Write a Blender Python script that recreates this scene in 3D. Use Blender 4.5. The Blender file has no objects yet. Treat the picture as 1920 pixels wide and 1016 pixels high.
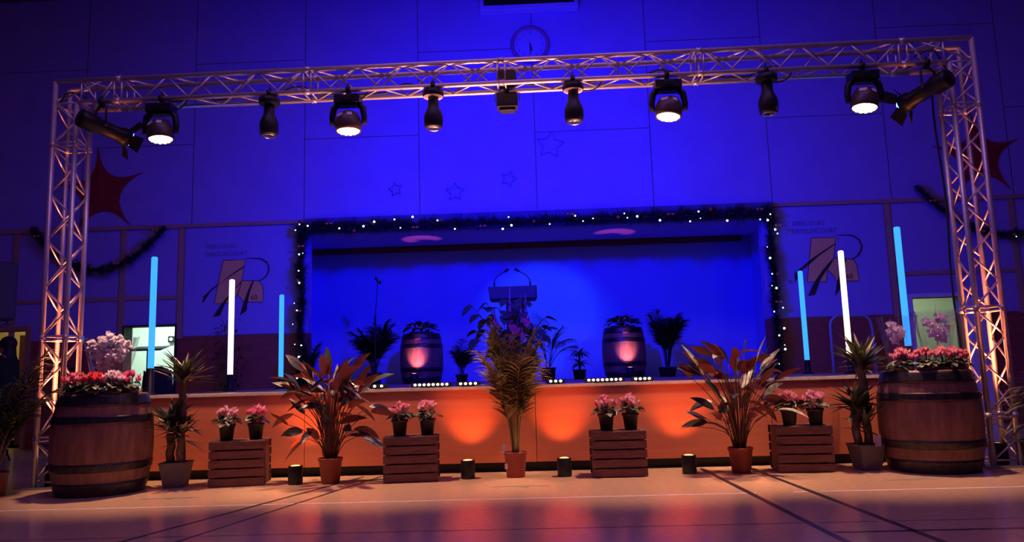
import bpy, bmesh, math, random
from mathutils import Vector, Matrix
R = math.radians
PI = math.pi
S = bpy.context.scene
C = S.collection
rnd = random.Random(7)

# ------------------------------------------------------------------ camera
CF, CYAW, CPITCH, CROLL, CH = 1417.28, R(1.82), R(7.749), R(1.655), 0.974
_f = Vector((-math.sin(CYAW) * math.cos(CPITCH), math.cos(CYAW) * math.cos(CPITCH), math.sin(CPITCH)))
_r = Vector((math.cos(CYAW), math.sin(CYAW), 0))
_u = _r.cross(_f)
CR = _r * math.cos(CROLL) - _u * math.sin(CROLL)
CU = _u * math.cos(CROLL) + _r * math.sin(CROLL)
cam = bpy.data.objects.new('camera', bpy.data.cameras.new('camera'))
C.objects.link(cam)
cam.matrix_world = Matrix(((CR.x, CU.x, -_f.x, 0), (CR.y, CU.y, -_f.y, 0), (CR.z, CU.z, -_f.z, CH), (0, 0, 0, 1)))
cam.data.sensor_width = 36
cam.data.lens = CF / 1920 * 36
cam.data.clip_end = 100
S.camera = cam


def at(px, py, Y):
    """point of the depth plane y = Y that the photo shows at px, py"""
    d = _f * CF + CR * (px - 960) - CU * (py - 508)
    return Vector((0, 0, CH)) + d * (Y / d.y)


# ------------------------------------------------------------------ exposure, world, added floor fill
S.view_settings.view_transform = 'Standard'
S.view_settings.look = 'None'
S.view_settings.gamma = 1
S.view_settings.use_curve_mapping = False
S.view_settings.exposure = 0.0
S.cycles.caustics_reflective = False
S.cycles.caustics_refractive = False
S.cycles.sample_clamp_indirect = 3.0
S.cycles.max_bounces = 8
S.cycles.transparent_max_bounces = 12
W = bpy.data.worlds.new('hall_dusk')
S.world = W
W.use_nodes = True
W.node_tree.nodes['Background'].inputs[0].default_value = (0.30, 0.09, 0.80, 1)
W.node_tree.nodes['Background'].inputs[1].default_value = 0.12


def lamp(name, kind, loc, target, color, power, parent=None, size=60, blend=0.5, radius=0.05, spread=None, sx=None, sy=None):
    l = bpy.data.lights.new(name, kind)
    l.color = color
    l.energy = power
    if kind == 'SPOT':
        l.spot_size = R(size); l.spot_blend = blend; l.shadow_soft_size = radius
    elif kind == 'POINT':
        l.shadow_soft_size = radius
    elif kind == 'AREA':
        l.shape = 'RECTANGLE'; l.size = sx; l.size_y = sy
        if spread: l.spread = R(spread)
    o = bpy.data.objects.new(name, l)
    C.objects.link(o)
    loc = Vector(loc)
    d = Vector(target) - loc if target is not None else Vector((0, 0, -1))
    M = Matrix.Translation(loc) @ d.to_track_quat('-Z', 'Y').to_matrix().to_4x4()
    if parent:
        o.parent = parent
        o.matrix_parent_inverse = parent.matrix_basis.inverted()
    o.matrix_basis = M
    return o


BLUE = (0.0, 0.001, 1.0)
WARM = (1.0, 0.53, 0.33)
AMBER = (1.0, 0.20, 0.035)
P_FLOOD, P_PROFILE, P_WASH, P_UP, P_TRUSS, P_BARREL = 1750, 620, 660, 27, 1150, 80

lamp('added_floor_fill', 'AREA', (0, 5.0, 7.45), (0, 5.0, 0), (0.52, 0.24, 1.0), 150, sx=9, sy=2)  # added out-of-frame light without a fixture, gives the foreground floor its purple tone

# ------------------------------------------------------------------ materials
def mat(name, col, rough=0.6, metal=0.0, col2=None, scale=8.0, stretch=(1, 1, 1), spec=0.5, emit=None, strength=0.0,
        back=None, bump=0.0, detail=4.0, contrast=(0.35, 0.65), thin=0.0):
    m = bpy.data.materials.new(name)
    m.use_nodes = True
    nt = m.node_tree; N = nt.nodes; L = nt.links
    b = N['Principled BSDF']
    b.inputs['Roughness'].default_value = rough
    b.inputs['Metallic'].default_value = metal
    b.inputs['Specular IOR Level'].default_value = spec
    b.inputs['Base Color'].default_value = (*col, 1)
    out = None
    if col2 is not None or bump:
        tc = N.new('ShaderNodeTexCoord'); mp = N.new('ShaderNodeMapping'); nz = N.new('ShaderNodeTexNoise')
        mp.inputs['Scale'].default_value = stretch
        nz.inputs['Scale'].default_value = scale; nz.inputs['Detail'].default_value = detail
        L.new(tc.outputs['Object'], mp.inputs['Vector']); L.new(mp.outputs[0], nz.inputs['Vector'])
        if col2 is not None:
            rp = N.new('ShaderNodeValToRGB')
            rp.color_ramp.elements[0].position = contrast[0]; rp.color_ramp.elements[1].position = contrast[1]
            rp.color_ramp.elements[0].color = (*col, 1); rp.color_ramp.elements[1].color = (*col2, 1)
            L.new(nz.outputs['Fac'], rp.inputs['Fac']); out = rp.outputs['Color']
        if bump:
            bp = N.new('ShaderNodeBump'); bp.inputs['Strength'].default_value = bump; bp.inputs['Distance'].default_value = 0.01
            L.new(nz.outputs['Fac'], bp.inputs['Height']); L.new(bp.outputs[0], b.inputs['Normal'])
    if back is not None:
        g = N.new('ShaderNodeNewGeometry'); mx = N.new('ShaderNodeMix'); mx.data_type = 'RGBA'
        L.new(g.outputs['Backfacing'], mx.inputs['Factor'])
        if out: L.new(out, mx.inputs['A'])
        else: mx.inputs['A'].default_value = (*col, 1)
        mx.inputs['B'].default_value = (*back, 1)
        out = mx.outputs['Result']
    if out: L.new(out, b.inputs['Base Color'])
    if thin:
        tl = N.new('ShaderNodeBsdfTranslucent'); ms = N.new('ShaderNodeMixShader'); ms.inputs['Fac'].default_value = thin
        if out: L.new(out, tl.inputs['Color'])
        else: tl.inputs['Color'].default_value = (*col, 1)
        L.new(b.outputs[0], ms.inputs[1]); L.new(tl.outputs[0], ms.inputs[2]); L.new(ms.outputs[0], N['Material Output'].inputs['Surface'])
    if emit is not None:
        b.inputs['Emission Color'].default_value = (*emit, 1)
        b.inputs['Emission Strength'].default_value = strength
    return m


def clear_film(name):
    m = bpy.data.materials.new(name); m.use_nodes = True
    nt = m.node_tree; N = nt.nodes; L = nt.links
    N.remove(N['Principled BSDF'])
    o = N['Material Output']; t = N.new('ShaderNodeBsdfTransparent'); g = N.new('ShaderNodeBsdfGlossy')
    x = N.new('ShaderNodeMixShader'); lw = N.new('ShaderNodeLayerWeight'); nz = N.new('ShaderNodeTexNoise'); bp = N.new('ShaderNodeBump')
    mm = N.new('ShaderNodeMath'); mm.operation = 'MULTIPLY_ADD'; mm.inputs[1].default_value = 0.40; mm.inputs[2].default_value = 0.05
    nz.inputs['Scale'].default_value = 14; bp.inputs['Strength'].default_value = 0.8; bp.inputs['Distance'].default_value = 0.02
    g.inputs['Roughness'].default_value = 0.12; g.inputs['Color'].default_value = (0.9, 0.9, 0.95, 1)
    t.inputs['Color'].default_value = (0.95, 0.95, 0.97, 1)
    lw.inputs['Blend'].default_value = 0.35
    L.new(nz.outputs['Fac'], bp.inputs['Height']); L.new(bp.outputs[0], g.inputs['Normal'])
    L.new(lw.outputs['Facing'], mm.inputs[0]); L.new(mm.outputs[0], x.inputs['Fac'])
    L.new(t.outputs[0], x.inputs[1]); L.new(g.outputs[0], x.inputs[2]); L.new(x.outputs[0], o.inputs['Surface'])
    return m


M = dict(
    wall=mat('lavender_wall_panel', (0.32, 0.24, 0.62), 0.75, col2=(0.35, 0.27, 0.65), scale=3),
    seam=mat('panel_joint', (0.10, 0.09, 0.11), 0.9, col2=(0.13, 0.12, 0.14)),
    rail=mat('timber_rail', (0.50, 0.30, 0.20), 0.6, col2=(0.42, 0.24, 0.15), scale=12, stretch=(1, 6, 6)),
    logo_panel=mat('smooth_lavender_panel', (0.28, 0.24, 0.64), 0.6, col2=(0.30, 0.26, 0.67), scale=2),
    wains=mat('brown_wainscot', (0.34, 0.085, 0.05), 0.6, col2=(0.28, 0.065, 0.04), scale=6, stretch=(1, 1, 5)),
    header=mat('dark_header_board', (0.08, 0.07, 0.20), 0.8, col2=(0.10, 0.09, 0.24), scale=5),
    curtain=mat('pale_blue_backcloth', (0.30, 0.38, 0.82), 0.9, col2=(0.33, 0.41, 0.86), scale=2),
    ceil=mat('ceiling_boards', (0.10, 0.08, 0.08), 0.9, col2=(0.13, 0.10, 0.09)),
    recess_ceil=mat('recess_ceiling_paint', (0.50, 0.35, 0.70), 0.8, col2=(0.53, 0.38, 0.74)),
    bar=mat('maroon_valance', (0.20, 0.02, 0.02), 0.7, col2=(0.15, 0.015, 0.02), scale=9),
    panel=mat('beech_stage_front', (0.62, 0.175, 0.085), 0.5, col2=(0.68, 0.21, 0.10), scale=3.0, stretch=(0.5, 1, 5), detail=6),
    deck=mat('stage_deck', (0.22, 0.15, 0.10), 0.45, col2=(0.27, 0.19, 0.12), scale=5),
    deck_edge=mat('aluminium_edge_strip', (0.65, 0.55, 0.48), 0.4, col2=(0.5, 0.42, 0.37), scale=30),
    black=mat('matt_black', (0.006, 0.006, 0.007), 0.6, col2=(0.009, 0.009, 0.010), scale=20),
    blackplastic=mat('black_plastic', (0.007, 0.007, 0.008), 0.45, spec=0.35, col2=(0.010, 0.010, 0.011), scale=20),
    alu=mat('brushed_aluminium', (0.66, 0.56, 0.55), 0.38, 0.55, col2=(0.74, 0.64, 0.63), scale=14),
    steel=mat('steel_plate', (0.45, 0.45, 0.46), 0.45, 0.9, col2=(0.38, 0.38, 0.39), scale=20),
    iron=mat('dark_hoop_iron', (0.040, 0.034, 0.036), 0.42, 0.8, col2=(0.075, 0.060, 0.055), scale=18),
    oak=mat('old_oak_staves', (0.15, 0.060, 0.040), 0.6, col2=(0.25, 0.115, 0.075), scale=5, stretch=(3, 3, 0.8), bump=0.15, detail=6),
    oakhead=mat('oak_head', (0.17, 0.09, 0.06), 0.7, col2=(0.23, 0.12, 0.08), scale=8),
    crate=mat('rough_crate_pine', (0.105, 0.035, 0.028), 0.75, col2=(0.17, 0.065, 0.048), scale=7, stretch=(1, 6, 8), bump=0.2, detail=6),
    terracotta=mat('terracotta_pot', (0.24, 0.050, 0.030), 0.6, col2=(0.28, 0.062, 0.036), scale=10),
    redpot=mat('dark_red_pot', (0.17, 0.014, 0.018), 0.5, col2=(0.20, 0.018, 0.020), scale=10),
    brownpot=mat('brown_pot', (0.22, 0.08, 0.045), 0.6, col2=(0.26, 0.10, 0.06), scale=10),
    greypot=mat('grey_taupe_pot', (0.13, 0.10, 0.095), 0.55, col2=(0.15, 0.12, 0.115), scale=10),
    blackpot=mat('black_nursery_pot', (0.014, 0.013, 0.013), 0.5, col2=(0.02, 0.018, 0.018), scale=16),
    soil=mat('potting_soil', (0.03, 0.018, 0.012), 0.95, col2=(0.05, 0.03, 0.02), scale=40),
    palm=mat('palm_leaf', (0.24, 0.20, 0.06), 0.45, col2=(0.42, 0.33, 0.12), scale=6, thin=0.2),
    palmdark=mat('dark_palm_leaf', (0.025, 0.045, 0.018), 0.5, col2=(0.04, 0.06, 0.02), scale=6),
    palmstem=mat('palm_cane', (0.36, 0.28, 0.08), 0.5, col2=(0.28, 0.24, 0.07), scale=20),
    yucca=mat('yucca_leaf', (0.035, 0.050, 0.024), 0.4, col2=(0.075, 0.085, 0.038), scale=7, thin=0.2),
    yuccadry=mat('pale_yucca_leaf', (0.38, 0.33, 0.18), 0.5, col2=(0.30, 0.28, 0.13), scale=7),
    trunk=mat('yucca_trunk', (0.12, 0.07, 0.045), 0.9, col2=(0.19, 0.12, 0.075), scale=30, stretch=(1, 1, 3), bump=0.5),
    calathea=mat('calathea_leaf', (0.030, 0.040, 0.028), 0.34, col2=(0.055, 0.065, 0.04), scale=14, stretch=(1, 1, 1), back=(0.13, 0.020, 0.022), thin=0.2),
    calapale=mat('variegated_calathea_leaf', (0.40, 0.38, 0.27), 0.38, col2=(0.10, 0.13, 0.07), scale=18, back=(0.22, 0.035, 0.03)),
    calared=mat('red_calathea_leaf', (0.20, 0.028, 0.020), 0.4, col2=(0.11, 0.018, 0.016), scale=12, thin=0.2),
    calastem=mat('calathea_stem', (0.13, 0.035, 0.02), 0.5, col2=(0.10, 0.03, 0.018), scale=12),
    cycleaf=mat('cyclamen_leaf', (0.060, 0.095, 0.050), 0.45, col2=(0.26, 0.29, 0.18), scale=28, contrast=(0.5, 0.72), thin=0.2),
    pink=mat('pink_petal', (0.85, 0.16, 0.34), 0.5, col2=(0.92, 0.50, 0.60), scale=22, thin=0.45),
    palepink=mat('pale_pink_petal', (0.92, 0.60, 0.66), 0.5, col2=(0.88, 0.28, 0.44), scale=18, contrast=(0.52, 0.75), thin=0.45),
    redpetal=mat('crimson_petal', (0.74, 0.035, 0.06), 0.5, col2=(0.85, 0.16, 0.17), scale=22, thin=0.45),
    coral=mat('coral_petal', (0.86, 0.22, 0.34), 0.5, col2=(0.90, 0.42, 0.52), scale=22, thin=0.45),
    magenta=mat('magenta_petal', (0.72, 0.05, 0.30), 0.5, col2=(0.85, 0.25, 0.5), scale=22, thin=0.45),
    white=mat('white_petal', (0.95, 0.90, 0.92), 0.5, col2=(0.92, 0.80, 0.84), scale=14, thin=0.45),
    orchid=mat('orchid_petal', (0.94, 0.82, 0.95), 0.5, col2=(0.82, 0.55, 0.85), scale=24, contrast=(0.5, 0.75), thin=0.45),
    stem=mat('green_stem', (0.08, 0.10, 0.035), 0.6, col2=(0.12, 0.13, 0.05), scale=10),
    film=clear_film('clear_cellophane'),
    dracaena=mat('dracaena_leaf', (0.075, 0.09, 0.045), 0.4, col2=(0.13, 0.135, 0.07), scale=8, thin=0.2),
    dracedge=mat('dracaena_cream_edge', (0.30, 0.28, 0.15), 0.45, col2=(0.36, 0.33, 0.18), scale=8, thin=0.2),
    tinsel=mat('garland_needles', (0.02, 0.035, 0.030), 0.5, col2=(0.05, 0.06, 0.065), scale=30),
    bauble=mat('red_bauble', (0.55, 0.04, 0.03), 0.3, col2=(0.6, 0.08, 0.04), scale=10),
    orangebow=mat('orange_bow', (0.70, 0.20, 0.05), 0.5, col2=(0.75, 0.28, 0.08), scale=10),
    star=mat('red_star_fabric', (0.34, 0.015, 0.018), 0.75, col2=(0.28, 0.012, 0.014), scale=5),
    wire=mat('dull_wire', (0.20, 0.18, 0.38), 0.6, col2=(0.24, 0.22, 0.42), scale=20),
    logo_gold=mat('gold_logo_paint', (0.90, 0.55, 0.16), 0.45, col2=(0.94, 0.58, 0.18), scale=3),
    logo_dark=mat('dark_logo_paint', (0.030, 0.018, 0.022), 0.5, col2=(0.04, 0.025, 0.03), scale=6),
    lettering=mat('grey_lettering', (0.14, 0.12, 0.28), 0.6, col2=(0.17, 0.15, 0.32), scale=6),
    clockrim=mat('clock_rim', (0.28, 0.10, 0.26), 0.5, col2=(0.32, 0.14, 0.30), scale=6),
    clockface=mat('clock_face', (0.34, 0.30, 0.66), 0.5, col2=(0.37, 0.33, 0.70), scale=3),
    board=mat('scoreboard_case', (0.42, 0.36, 0.74), 0.6, col2=(0.46, 0.40, 0.78), scale=3),
    screen=mat('black_screen', (0.006, 0.006, 0.007), 0.3, col2=(0.009, 0.009, 0.010), scale=3),
    speaker=mat('speaker_cabinet', (0.05, 0.05, 0.10), 0.5, col2=(0.06, 0.06, 0.12), scale=30),
    grille=mat('speaker_grille', (0.03, 0.03, 0.035), 0.6, col2=(0.05, 0.05, 0.055), scale=120),
    cloth=mat('dark_clothing', (0.012, 0.011, 0.014), 0.9, col2=(0.018, 0.016, 0.020), scale=20),
    hair=mat('dark_brown_hair', (0.014, 0.009, 0.007), 0.6, col2=(0.022, 0.014, 0.010), scale=40, stretch=(6, 6, 1)),
    skin=mat('skin', (0.52, 0.30, 0.21), 0.55, col2=(0.56, 0.33, 0.23), scale=12),
    doorframe=mat('white_door_frame', (0.72, 0.72, 0.70), 0.45, col2=(0.76, 0.76, 0.74), scale=4),
    doorwood=mat('timber_door_frame', (0.40, 0.20, 0.09), 0.5, col2=(0.46, 0.24, 0.11), scale=6, stretch=(6, 6, 1)),
    room=mat('corridor_paint', (0.66, 0.72, 0.62), 0.7, col2=(0.70, 0.76, 0.66), scale=3),
    roomyellow=mat('ochre_corridor_paint', (0.70, 0.58, 0.26), 0.7, col2=(0.74, 0.62, 0.30), scale=3),
    notice=mat('brown_noticeboard', (0.30, 0.22, 0.12), 0.8, col2=(0.36, 0.27, 0.15), scale=12),
    lens_warm=mat('warm_lens_glow', (1, 0.9, 0.7), 0.3, emit=(1.0, 0.80, 0.50), strength=9.0),
    lens_off=mat('dark_glass_lens', (0.02, 0.02, 0.03), 0.08, col2=(0.03, 0.03, 0.04), scale=10, spec=0.9),
    lens_blue=mat('blue_lens_glow', (0.1, 0.2, 1), 0.3, emit=(0.03, 0.10, 1.0), strength=35.0),
    tube_blue=mat('blue_led_diffuser', (0.02, 0.05, 0.2), 0.4, emit=(0.040, 0.36, 1.0), strength=1.35),
    tube_warm=mat('warm_led_diffuser', (1, 0.9, 0.8), 0.4, emit=(1.0, 0.66, 0.46), strength=2.6),
    led_dot=mat('footlight_glow', (1, 0.9, 0.8), 0.4, emit=(1.0, 0.80, 0.66), strength=3.0),
    fairy=mat('fairy_light_glow', (0.8, 0.9, 1), 0.4, emit=(0.42, 0.55, 1.0), strength=9.0),
    up_glow=mat('amber_lens_glow', (1, 0.6, 0.3), 0.4, emit=(1.0, 0.40, 0.13), strength=2.4),
    indicator=mat('indicator_glow', (1, 1, 1), 0.4, emit=(0.8, 1.0, 0.9), strength=4.0),
    sticker=mat('pale_sticker', (0.75, 0.62, 0.60), 0.6, col2=(0.8, 0.68, 0.66), scale=10),
    rim=mat('chrome_ring', (0.75, 0.70, 0.70), 0.2, 1.0, col2=(0.8, 0.75, 0.75), scale=8),
    cable=mat('black_cable', (0.010, 0.010, 0.010), 0.5, col2=(0.014, 0.014, 0.014), scale=30),
    tag=mat('white_plant_label', (0.75, 0.70, 0.68), 0.6, col2=(0.7, 0.5, 0.5), scale=40),
    bluesteel=mat('painted_handrail', (0.25, 0.27, 0.45), 0.35, col2=(0.28, 0.30, 0.48), scale=10),
    mic=mat('microphone_grille', (0.30, 0.28, 0.27), 0.35, 0.8, col2=(0.4, 0.37, 0.35), scale=60),
    line_white=mat('white_court_line', (0.85, 0.78, 0.78), 0.3, col2=(0.80, 0.72, 0.72), scale=10),
    line_dark=mat('dark_court_line', (0.030, 0.020, 0.022), 0.3, col2=(0.04, 0.026, 0.028), scale=10),
    line_teal=mat('teal_tape', (0.06, 0.16, 0.15), 0.4, col2=(0.08, 0.2, 0.18), scale=10),
    joint=mat('floor_joint', (0.10, 0.06, 0.05), 0.5, col2=(0.13, 0.08, 0.06), scale=10),
)


def floor_material():
    m = mat('sports_parquet', (0.50, 0.31, 0.18), 0.30, spec=1.0, col2=(0.68, 0.46, 0.29), scale=26, stretch=(0.55, 3.2, 1), detail=5)
    nt = m.node_tree; N = nt.nodes; L = nt.links; b = N['Principled BSDF']
    tc = N.new('ShaderNodeTexCoord'); mp = N.new('ShaderNodeMapping'); nz = N.new('ShaderNodeTexNoise'); mr = N.new('ShaderNodeMapRange')
    mp.inputs['Scale'].default_value = (9, 60, 1); nz.inputs['Scale'].default_value = 1.0; nz.inputs['Detail'].default_value = 3
    mr.inputs['From Min'].default_value = 0.3; mr.inputs['From Max'].default_value = 0.7
    mr.inputs['To Min'].default_value = 0.12; mr.inputs['To Max'].default_value = 0.23
    L.new(tc.outputs['Object'], mp.inputs['Vector']); L.new(mp.outputs[0], nz.inputs['Vector'])
    L.new(nz.outputs['Fac'], mr.inputs['Value']); L.new(mr.outputs[0], b.inputs['Roughness'])
    bp = N.new('ShaderNodeBump'); bp.inputs['Strength'].default_value = 0.06; bp.inputs['Distance'].default_value = 0.004
    L.new(nz.outputs['Fac'], bp.inputs['Height']); L.new(bp.outputs[0], b.inputs['Normal'])
    return m


M['floor'] = floor_material()

# ------------------------------------------------------------------ mesh builder
class MB:
    def __init__(s):
        s.v = []; s.f = []; s.mi = []; s.sm = []

    def add(s, vs, fs, m=0, smooth=False, T=None):
        o = len(s.v)
        for p in vs:
            p = Vector(p)
            s.v.append(T @ p if T is not None else p)
        for f in fs:
            s.f.append([o + i for i in f]); s.mi.append(m); s.sm.append(smooth)
        return s

    def box(s, c, d, m=0, T=None, rot=None, taper=1.0):
        x, y, z = d[0] / 2, d[1] / 2, d[2] / 2
        vs = [Vector((a * x * (taper if cc < 0 else 1), b * y * (taper if cc < 0 else 1), cc * z)) for cc in (-1, 1) for b in (-1, 1) for a in (-1, 1)]
        if rot is not None: vs = [rot @ p for p in vs]
        vs = [p + Vector(c) for p in vs]
        return s.add(vs, [(0, 2, 3, 1), (4, 5, 7, 6), (0, 1, 5, 4), (2, 6, 7, 3), (0, 4, 6, 2), (1, 3, 7, 5)], m, False, T)

    def lathe(s, prof, seg=24, m=0, T=None, smooth=True, mfun=None, wob=None):
        n = len(prof); vs = []; o = len(s.v)
        for k in range(seg):
            a = 2 * PI * k / seg
            for j, (r, z) in enumerate(prof):
                rr = r * (wob(a, j) if wob else 1)
                vs.append((rr * math.cos(a), rr * math.sin(a), z))
        for p in vs:
            p = Vector(p); s.v.append(T @ p if T is not None else p)
        for k in range(seg):
            k2 = (k + 1) % seg
            for j in range(n - 1):
                a, b, c, d = k * n + j, k2 * n + j, k2 * n + j + 1, k * n + j + 1
                if prof[j][0] < 1e-6 and prof[j + 1][0] < 1e-6: continue
                f = [a, b, c, d]
                if prof[j][0] < 1e-6: f = [a, c, d]
                elif prof[j + 1][0] < 1e-6: f = [a, b, d]
                s.f.append([o + i for i in f]); s.mi.append(mfun(j) if mfun else m); s.sm.append(smooth)
        return s

    def tube(s, pts, r, seg=8, m=0, T=None, caps=True, smooth=True):
        pts = [Vector(p) for p in pts]; n = len(pts)
        rs = r if isinstance(r, (list, tuple)) else [r] * n
        o = len(s.v); prev = None
        for i, p in enumerate(pts):
            t = (pts[min(i + 1, n - 1)] - pts[max(i - 1, 0)]).normalized()
            if prev is None:
                a = Vector((0, 0, 1)) if abs(t.z) < 0.9 else Vector((1, 0, 0))
                x = t.cross(a).normalized()
            else:
                x = (prev - t * prev.dot(t)).normalized()
            prev = x; y = t.cross(x)
            for k in range(seg):
                a = 2 * PI * k / seg
                q = p + (x * math.cos(a) + y * math.sin(a)) * rs[i]
                s.v.append(T @ q if T is not None else q)
        for i in range(n - 1):
            for k in range(seg):
                k2 = (k + 1) % seg
                s.f.append([o + i * seg + k, o + i * seg + k2, o + (i + 1) * seg + k2, o + (i + 1) * seg + k]); s.mi.append(m); s.sm.append(smooth)
        if caps:
            s.f.append([o + k for k in reversed(range(seg))]); s.mi.append(m); s.sm.append(False)
            s.f.append([o + (n - 1) * seg + k for k in range(seg)]); s.mi.append(m); s.sm.append(False)
        return s

    def ball(s, c, r, seg=10, rings=6, m=0, T=None, sc=(1, 1, 1)):
        prof = [(r * math.sin(PI * j / rings), -r * math.cos(PI * j / rings)) for j in range(rings + 1)]
        prof[0] = (0, -r); prof[-1] = (0, r)
        TT = Matrix.Translation(Vector(c)) @ Matrix.Diagonal((*sc, 1))
        return s.lathe(prof, seg, m, T @ TT if T is not None else TT)

    def leaf(s, p0, d, L, w, droop=0.5, m=0, seg=5, fold=0.25, shape=None, T=None, twist=0.0, medge=None):
        p = Vector(p0); d = Vector(d).normalized(); o = len(s.v)
        shape = shape or (lambda t: math.sin(PI * min(1, 0.08 + 0.92 * t) ** 0.75) if t < 1 else 0.0)
        side0 = d.cross(Vector((0, 0, 1)))
        if side0.length < 0.05: side0 = Vector((math.cos(twist * 7), math.sin(twist * 7), 0))
        side0.normalize(); st = L / seg
        for i in range(seg + 1):
            t = i / seg
            side = (side0 - d * side0.dot(d)).normalized()
            nrm = side.cross(d)
            ct, sn = math.cos(twist), math.sin(twist)
            sd = side * ct + nrm * sn; nn = nrm * ct - side * sn
            ww = max(0.0004, w * 0.5 * shape(t))
            for q in (p - sd * ww + nn * ww * fold, p, p + sd * ww + nn * ww * fold):
                s.v.append(T @ q if T is not None else q.copy())
            d = (d + Vector((0, 0, -1)) * droop / seg).normalized()
            p = p + d * st
        for i in range(seg):
            a = o + i * 3
            s.f.append([a, a + 1, a + 4, a + 3]); s.mi.append(m); s.sm.append(True)
            s.f.append([a + 1, a + 2, a + 5, a + 4]); s.mi.append(m if medge is None else medge); s.sm.append(True)
        return s

    def poly(s, pts, thick, m=0, axis='y', T=None):
        """closed outline given as world points in one plane, thickened along `thick` vector"""
        n = len(pts); t = Vector(thick)
        vs = [Vector(p) for p in pts] + [Vector(p) + t for p in pts]
        fs = [list(range(n)), list(range(2 * n - 1, n - 1, -1))]
        for i in range(n):
            j = (i + 1) % n
            fs.append([i, i + n, j + n, j])
        return s.add(vs, fs, m, False, T)

    def build(s, name, mats, parent=None, bevel=0.0, loc=None):
        me = bpy.data.meshes.new(name)
        me.from_pydata([tuple(p) for p in s.v], [], s.f)
        for mm in (mats if isinstance(mats, (list, tuple)) else [mats]):
            me.materials.append(M[mm] if isinstance(mm, str) else mm)
        me.polygons.foreach_set('material_index', s.mi)
        me.polygons.foreach_set('use_smooth', s.sm)
        me.update()
        o = bpy.data.objects.new(name, me)
        C.objects.link(o)
        if parent is not None: o.parent = parent
        if loc is not None: o.location = loc
        if bevel:
            b = o.modifiers.new('bevel', 'BEVEL'); b.width = bevel; b.segments = 2; b.limit_method = 'ANGLE'
        return o


def tag(o, label=None, cat=None, group=None, kind=None):
    if label: o['label'] = label
    if cat: o['category'] = cat
    if group: o['group'] = group
    if kind: o['kind'] = kind
    return o


def thing(name, label, cat, loc=(0, 0, 0), rotz=0.0, group=None):
    o = bpy.data.objects.new(name, None)
    o.empty_display_size = 0.1
    C.objects.link(o)
    o.location = loc; o.rotation_euler = (0, 0, rotz)
    return tag(o, label, cat, group)


def struct(name, mb, mats, parent=None):
    o = mb.build(name, mats, parent)
    if parent is None: o['kind'] = 'structure'
    return o


def dup(root, loc=None, rotz=None, label=None, group=None):
    r = root.copy(); C.objects.link(r)
    if loc is not None: r.location = loc
    if rotz is not None: r.rotation_euler = (0, 0, rotz)
    if label: r['label'] = label
    if group: r['group'] = group
    for ch in list(root.children):
        c = ch.copy(); C.objects.link(c); c.parent = r
        for g in list(ch.children):
            d = g.copy(); C.objects.link(d); d.parent = c
    return r


def text_mesh(body, size, font_mat, name, parent, loc, depth=0.002, sx=1.0):
    cu = bpy.data.curves.new(name, 'FONT')
    cu.body = body; cu.size = size; cu.extrude = depth; cu.resolution_u = 3
    t = bpy.data.objects.new(name, cu); C.objects.link(t)
    dg = bpy.context.evaluated_depsgraph_get(); dg.update()
    me = bpy.data.meshes.new_from_object(t.evaluated_get(dg))
    bpy.data.objects.remove(t)
    me.materials.clear(); me.materials.append(M[font_mat])
    for v in me.vertices: v.co.x *= sx
    o = bpy.data.objects.new(name, me); C.objects.link(o)
    o.parent = parent
    o.location = loc; o.rotation_euler = (PI / 2, 0, 0)
    return o


def aim(loc, target):
    d = Vector(target) - Vector(loc)
    return Matrix.Translation(Vector(loc)) @ d.to_track_quat('Z', 'Y').to_matrix().to_4x4()


# ------------------------------------------------------------------ the setting
WY, STZ, SFY = 12.2, 0.855, 7.78          # back wall plane, stage height, stage front plane
OPX0, OPX1, OPZ = -3.74, 3.68, 3.35       # stage opening

fl = MB()
fl.box((0, 4.0, -0.05), (24, 24, 0.1))
def strip(a, b, w, m):
    a = Vector((a[0], a[1], 0)); b = Vector((b[0], b[1], 0)); n = (b - a).normalized().cross(Vector((0, 0, 1))) * w / 2
    z = Vector((0, 0, 0.0006 + 0.0002 * m))
    fl.add([a - n + z, b - n + z, b + n + z, a + n + z], [(0, 1, 2, 3)], m)
strip((-11, 6.13), (1.66, 6.14), 0.028, 1); strip((1.95, 6.14), (2.06, 6.14), 0.028, 1); strip((2.16, 6.14), (11, 6.14), 0.028, 1)
strip((1.56, 7.7), (1.70, 3.5), 0.048, 2); strip((2.015, 7.7), (2.21, 3.5), 0.048, 2)
strip((-1.78, 7.7), (-3.1, 3.4), 0.038, 2); strip((-1.60, 7.7), (-2.62, 3.4), 0.030, 2)
strip((-11, 4.97), (11, 4.94), 0.008, 4); strip((1.7, 4.66), (11, 4.70), 0.04, 2)
strip((-0.45, 6.80), (0.05, 6.80), 0.016, 3); strip((-0.2, 6.74), (-0.12, 6.74), 0.03, 3)
strip((-3.45, 6.57), (-2.95, 6.60), 0.02, 3); strip((-3.2, 6.50), (-3.17, 6.60), 0.02, 3)
strip((2.8, 6.62), (3.3, 6.64), 0.02, 3); strip((3.06, 6.56), (3.12, 6.63), 0.02, 3)
struct('floor', fl, ['floor', 'line_white', 'line_dark', 'line_teal', 'joint'])

cl = MB(); cl.box((0, 4.6, 7.73), (24, 15.4, 0.12))
for k in range(5): cl.box((0, -1 + 2.7 * k, 7.63), (24, 0.22, 0.12))
struct('ceiling', cl, 'ceil')
mb = MB(); mb.box((-11.9, 4.6, 3.85), (0.2, 15.4, 7.7)); struct('wall_left', mb, 'wall')
mb = MB(); mb.box((11.9, 4.6, 3.85), (0.2, 15.4, 7.7)); struct('wall_right', mb, 'wall')

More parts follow.
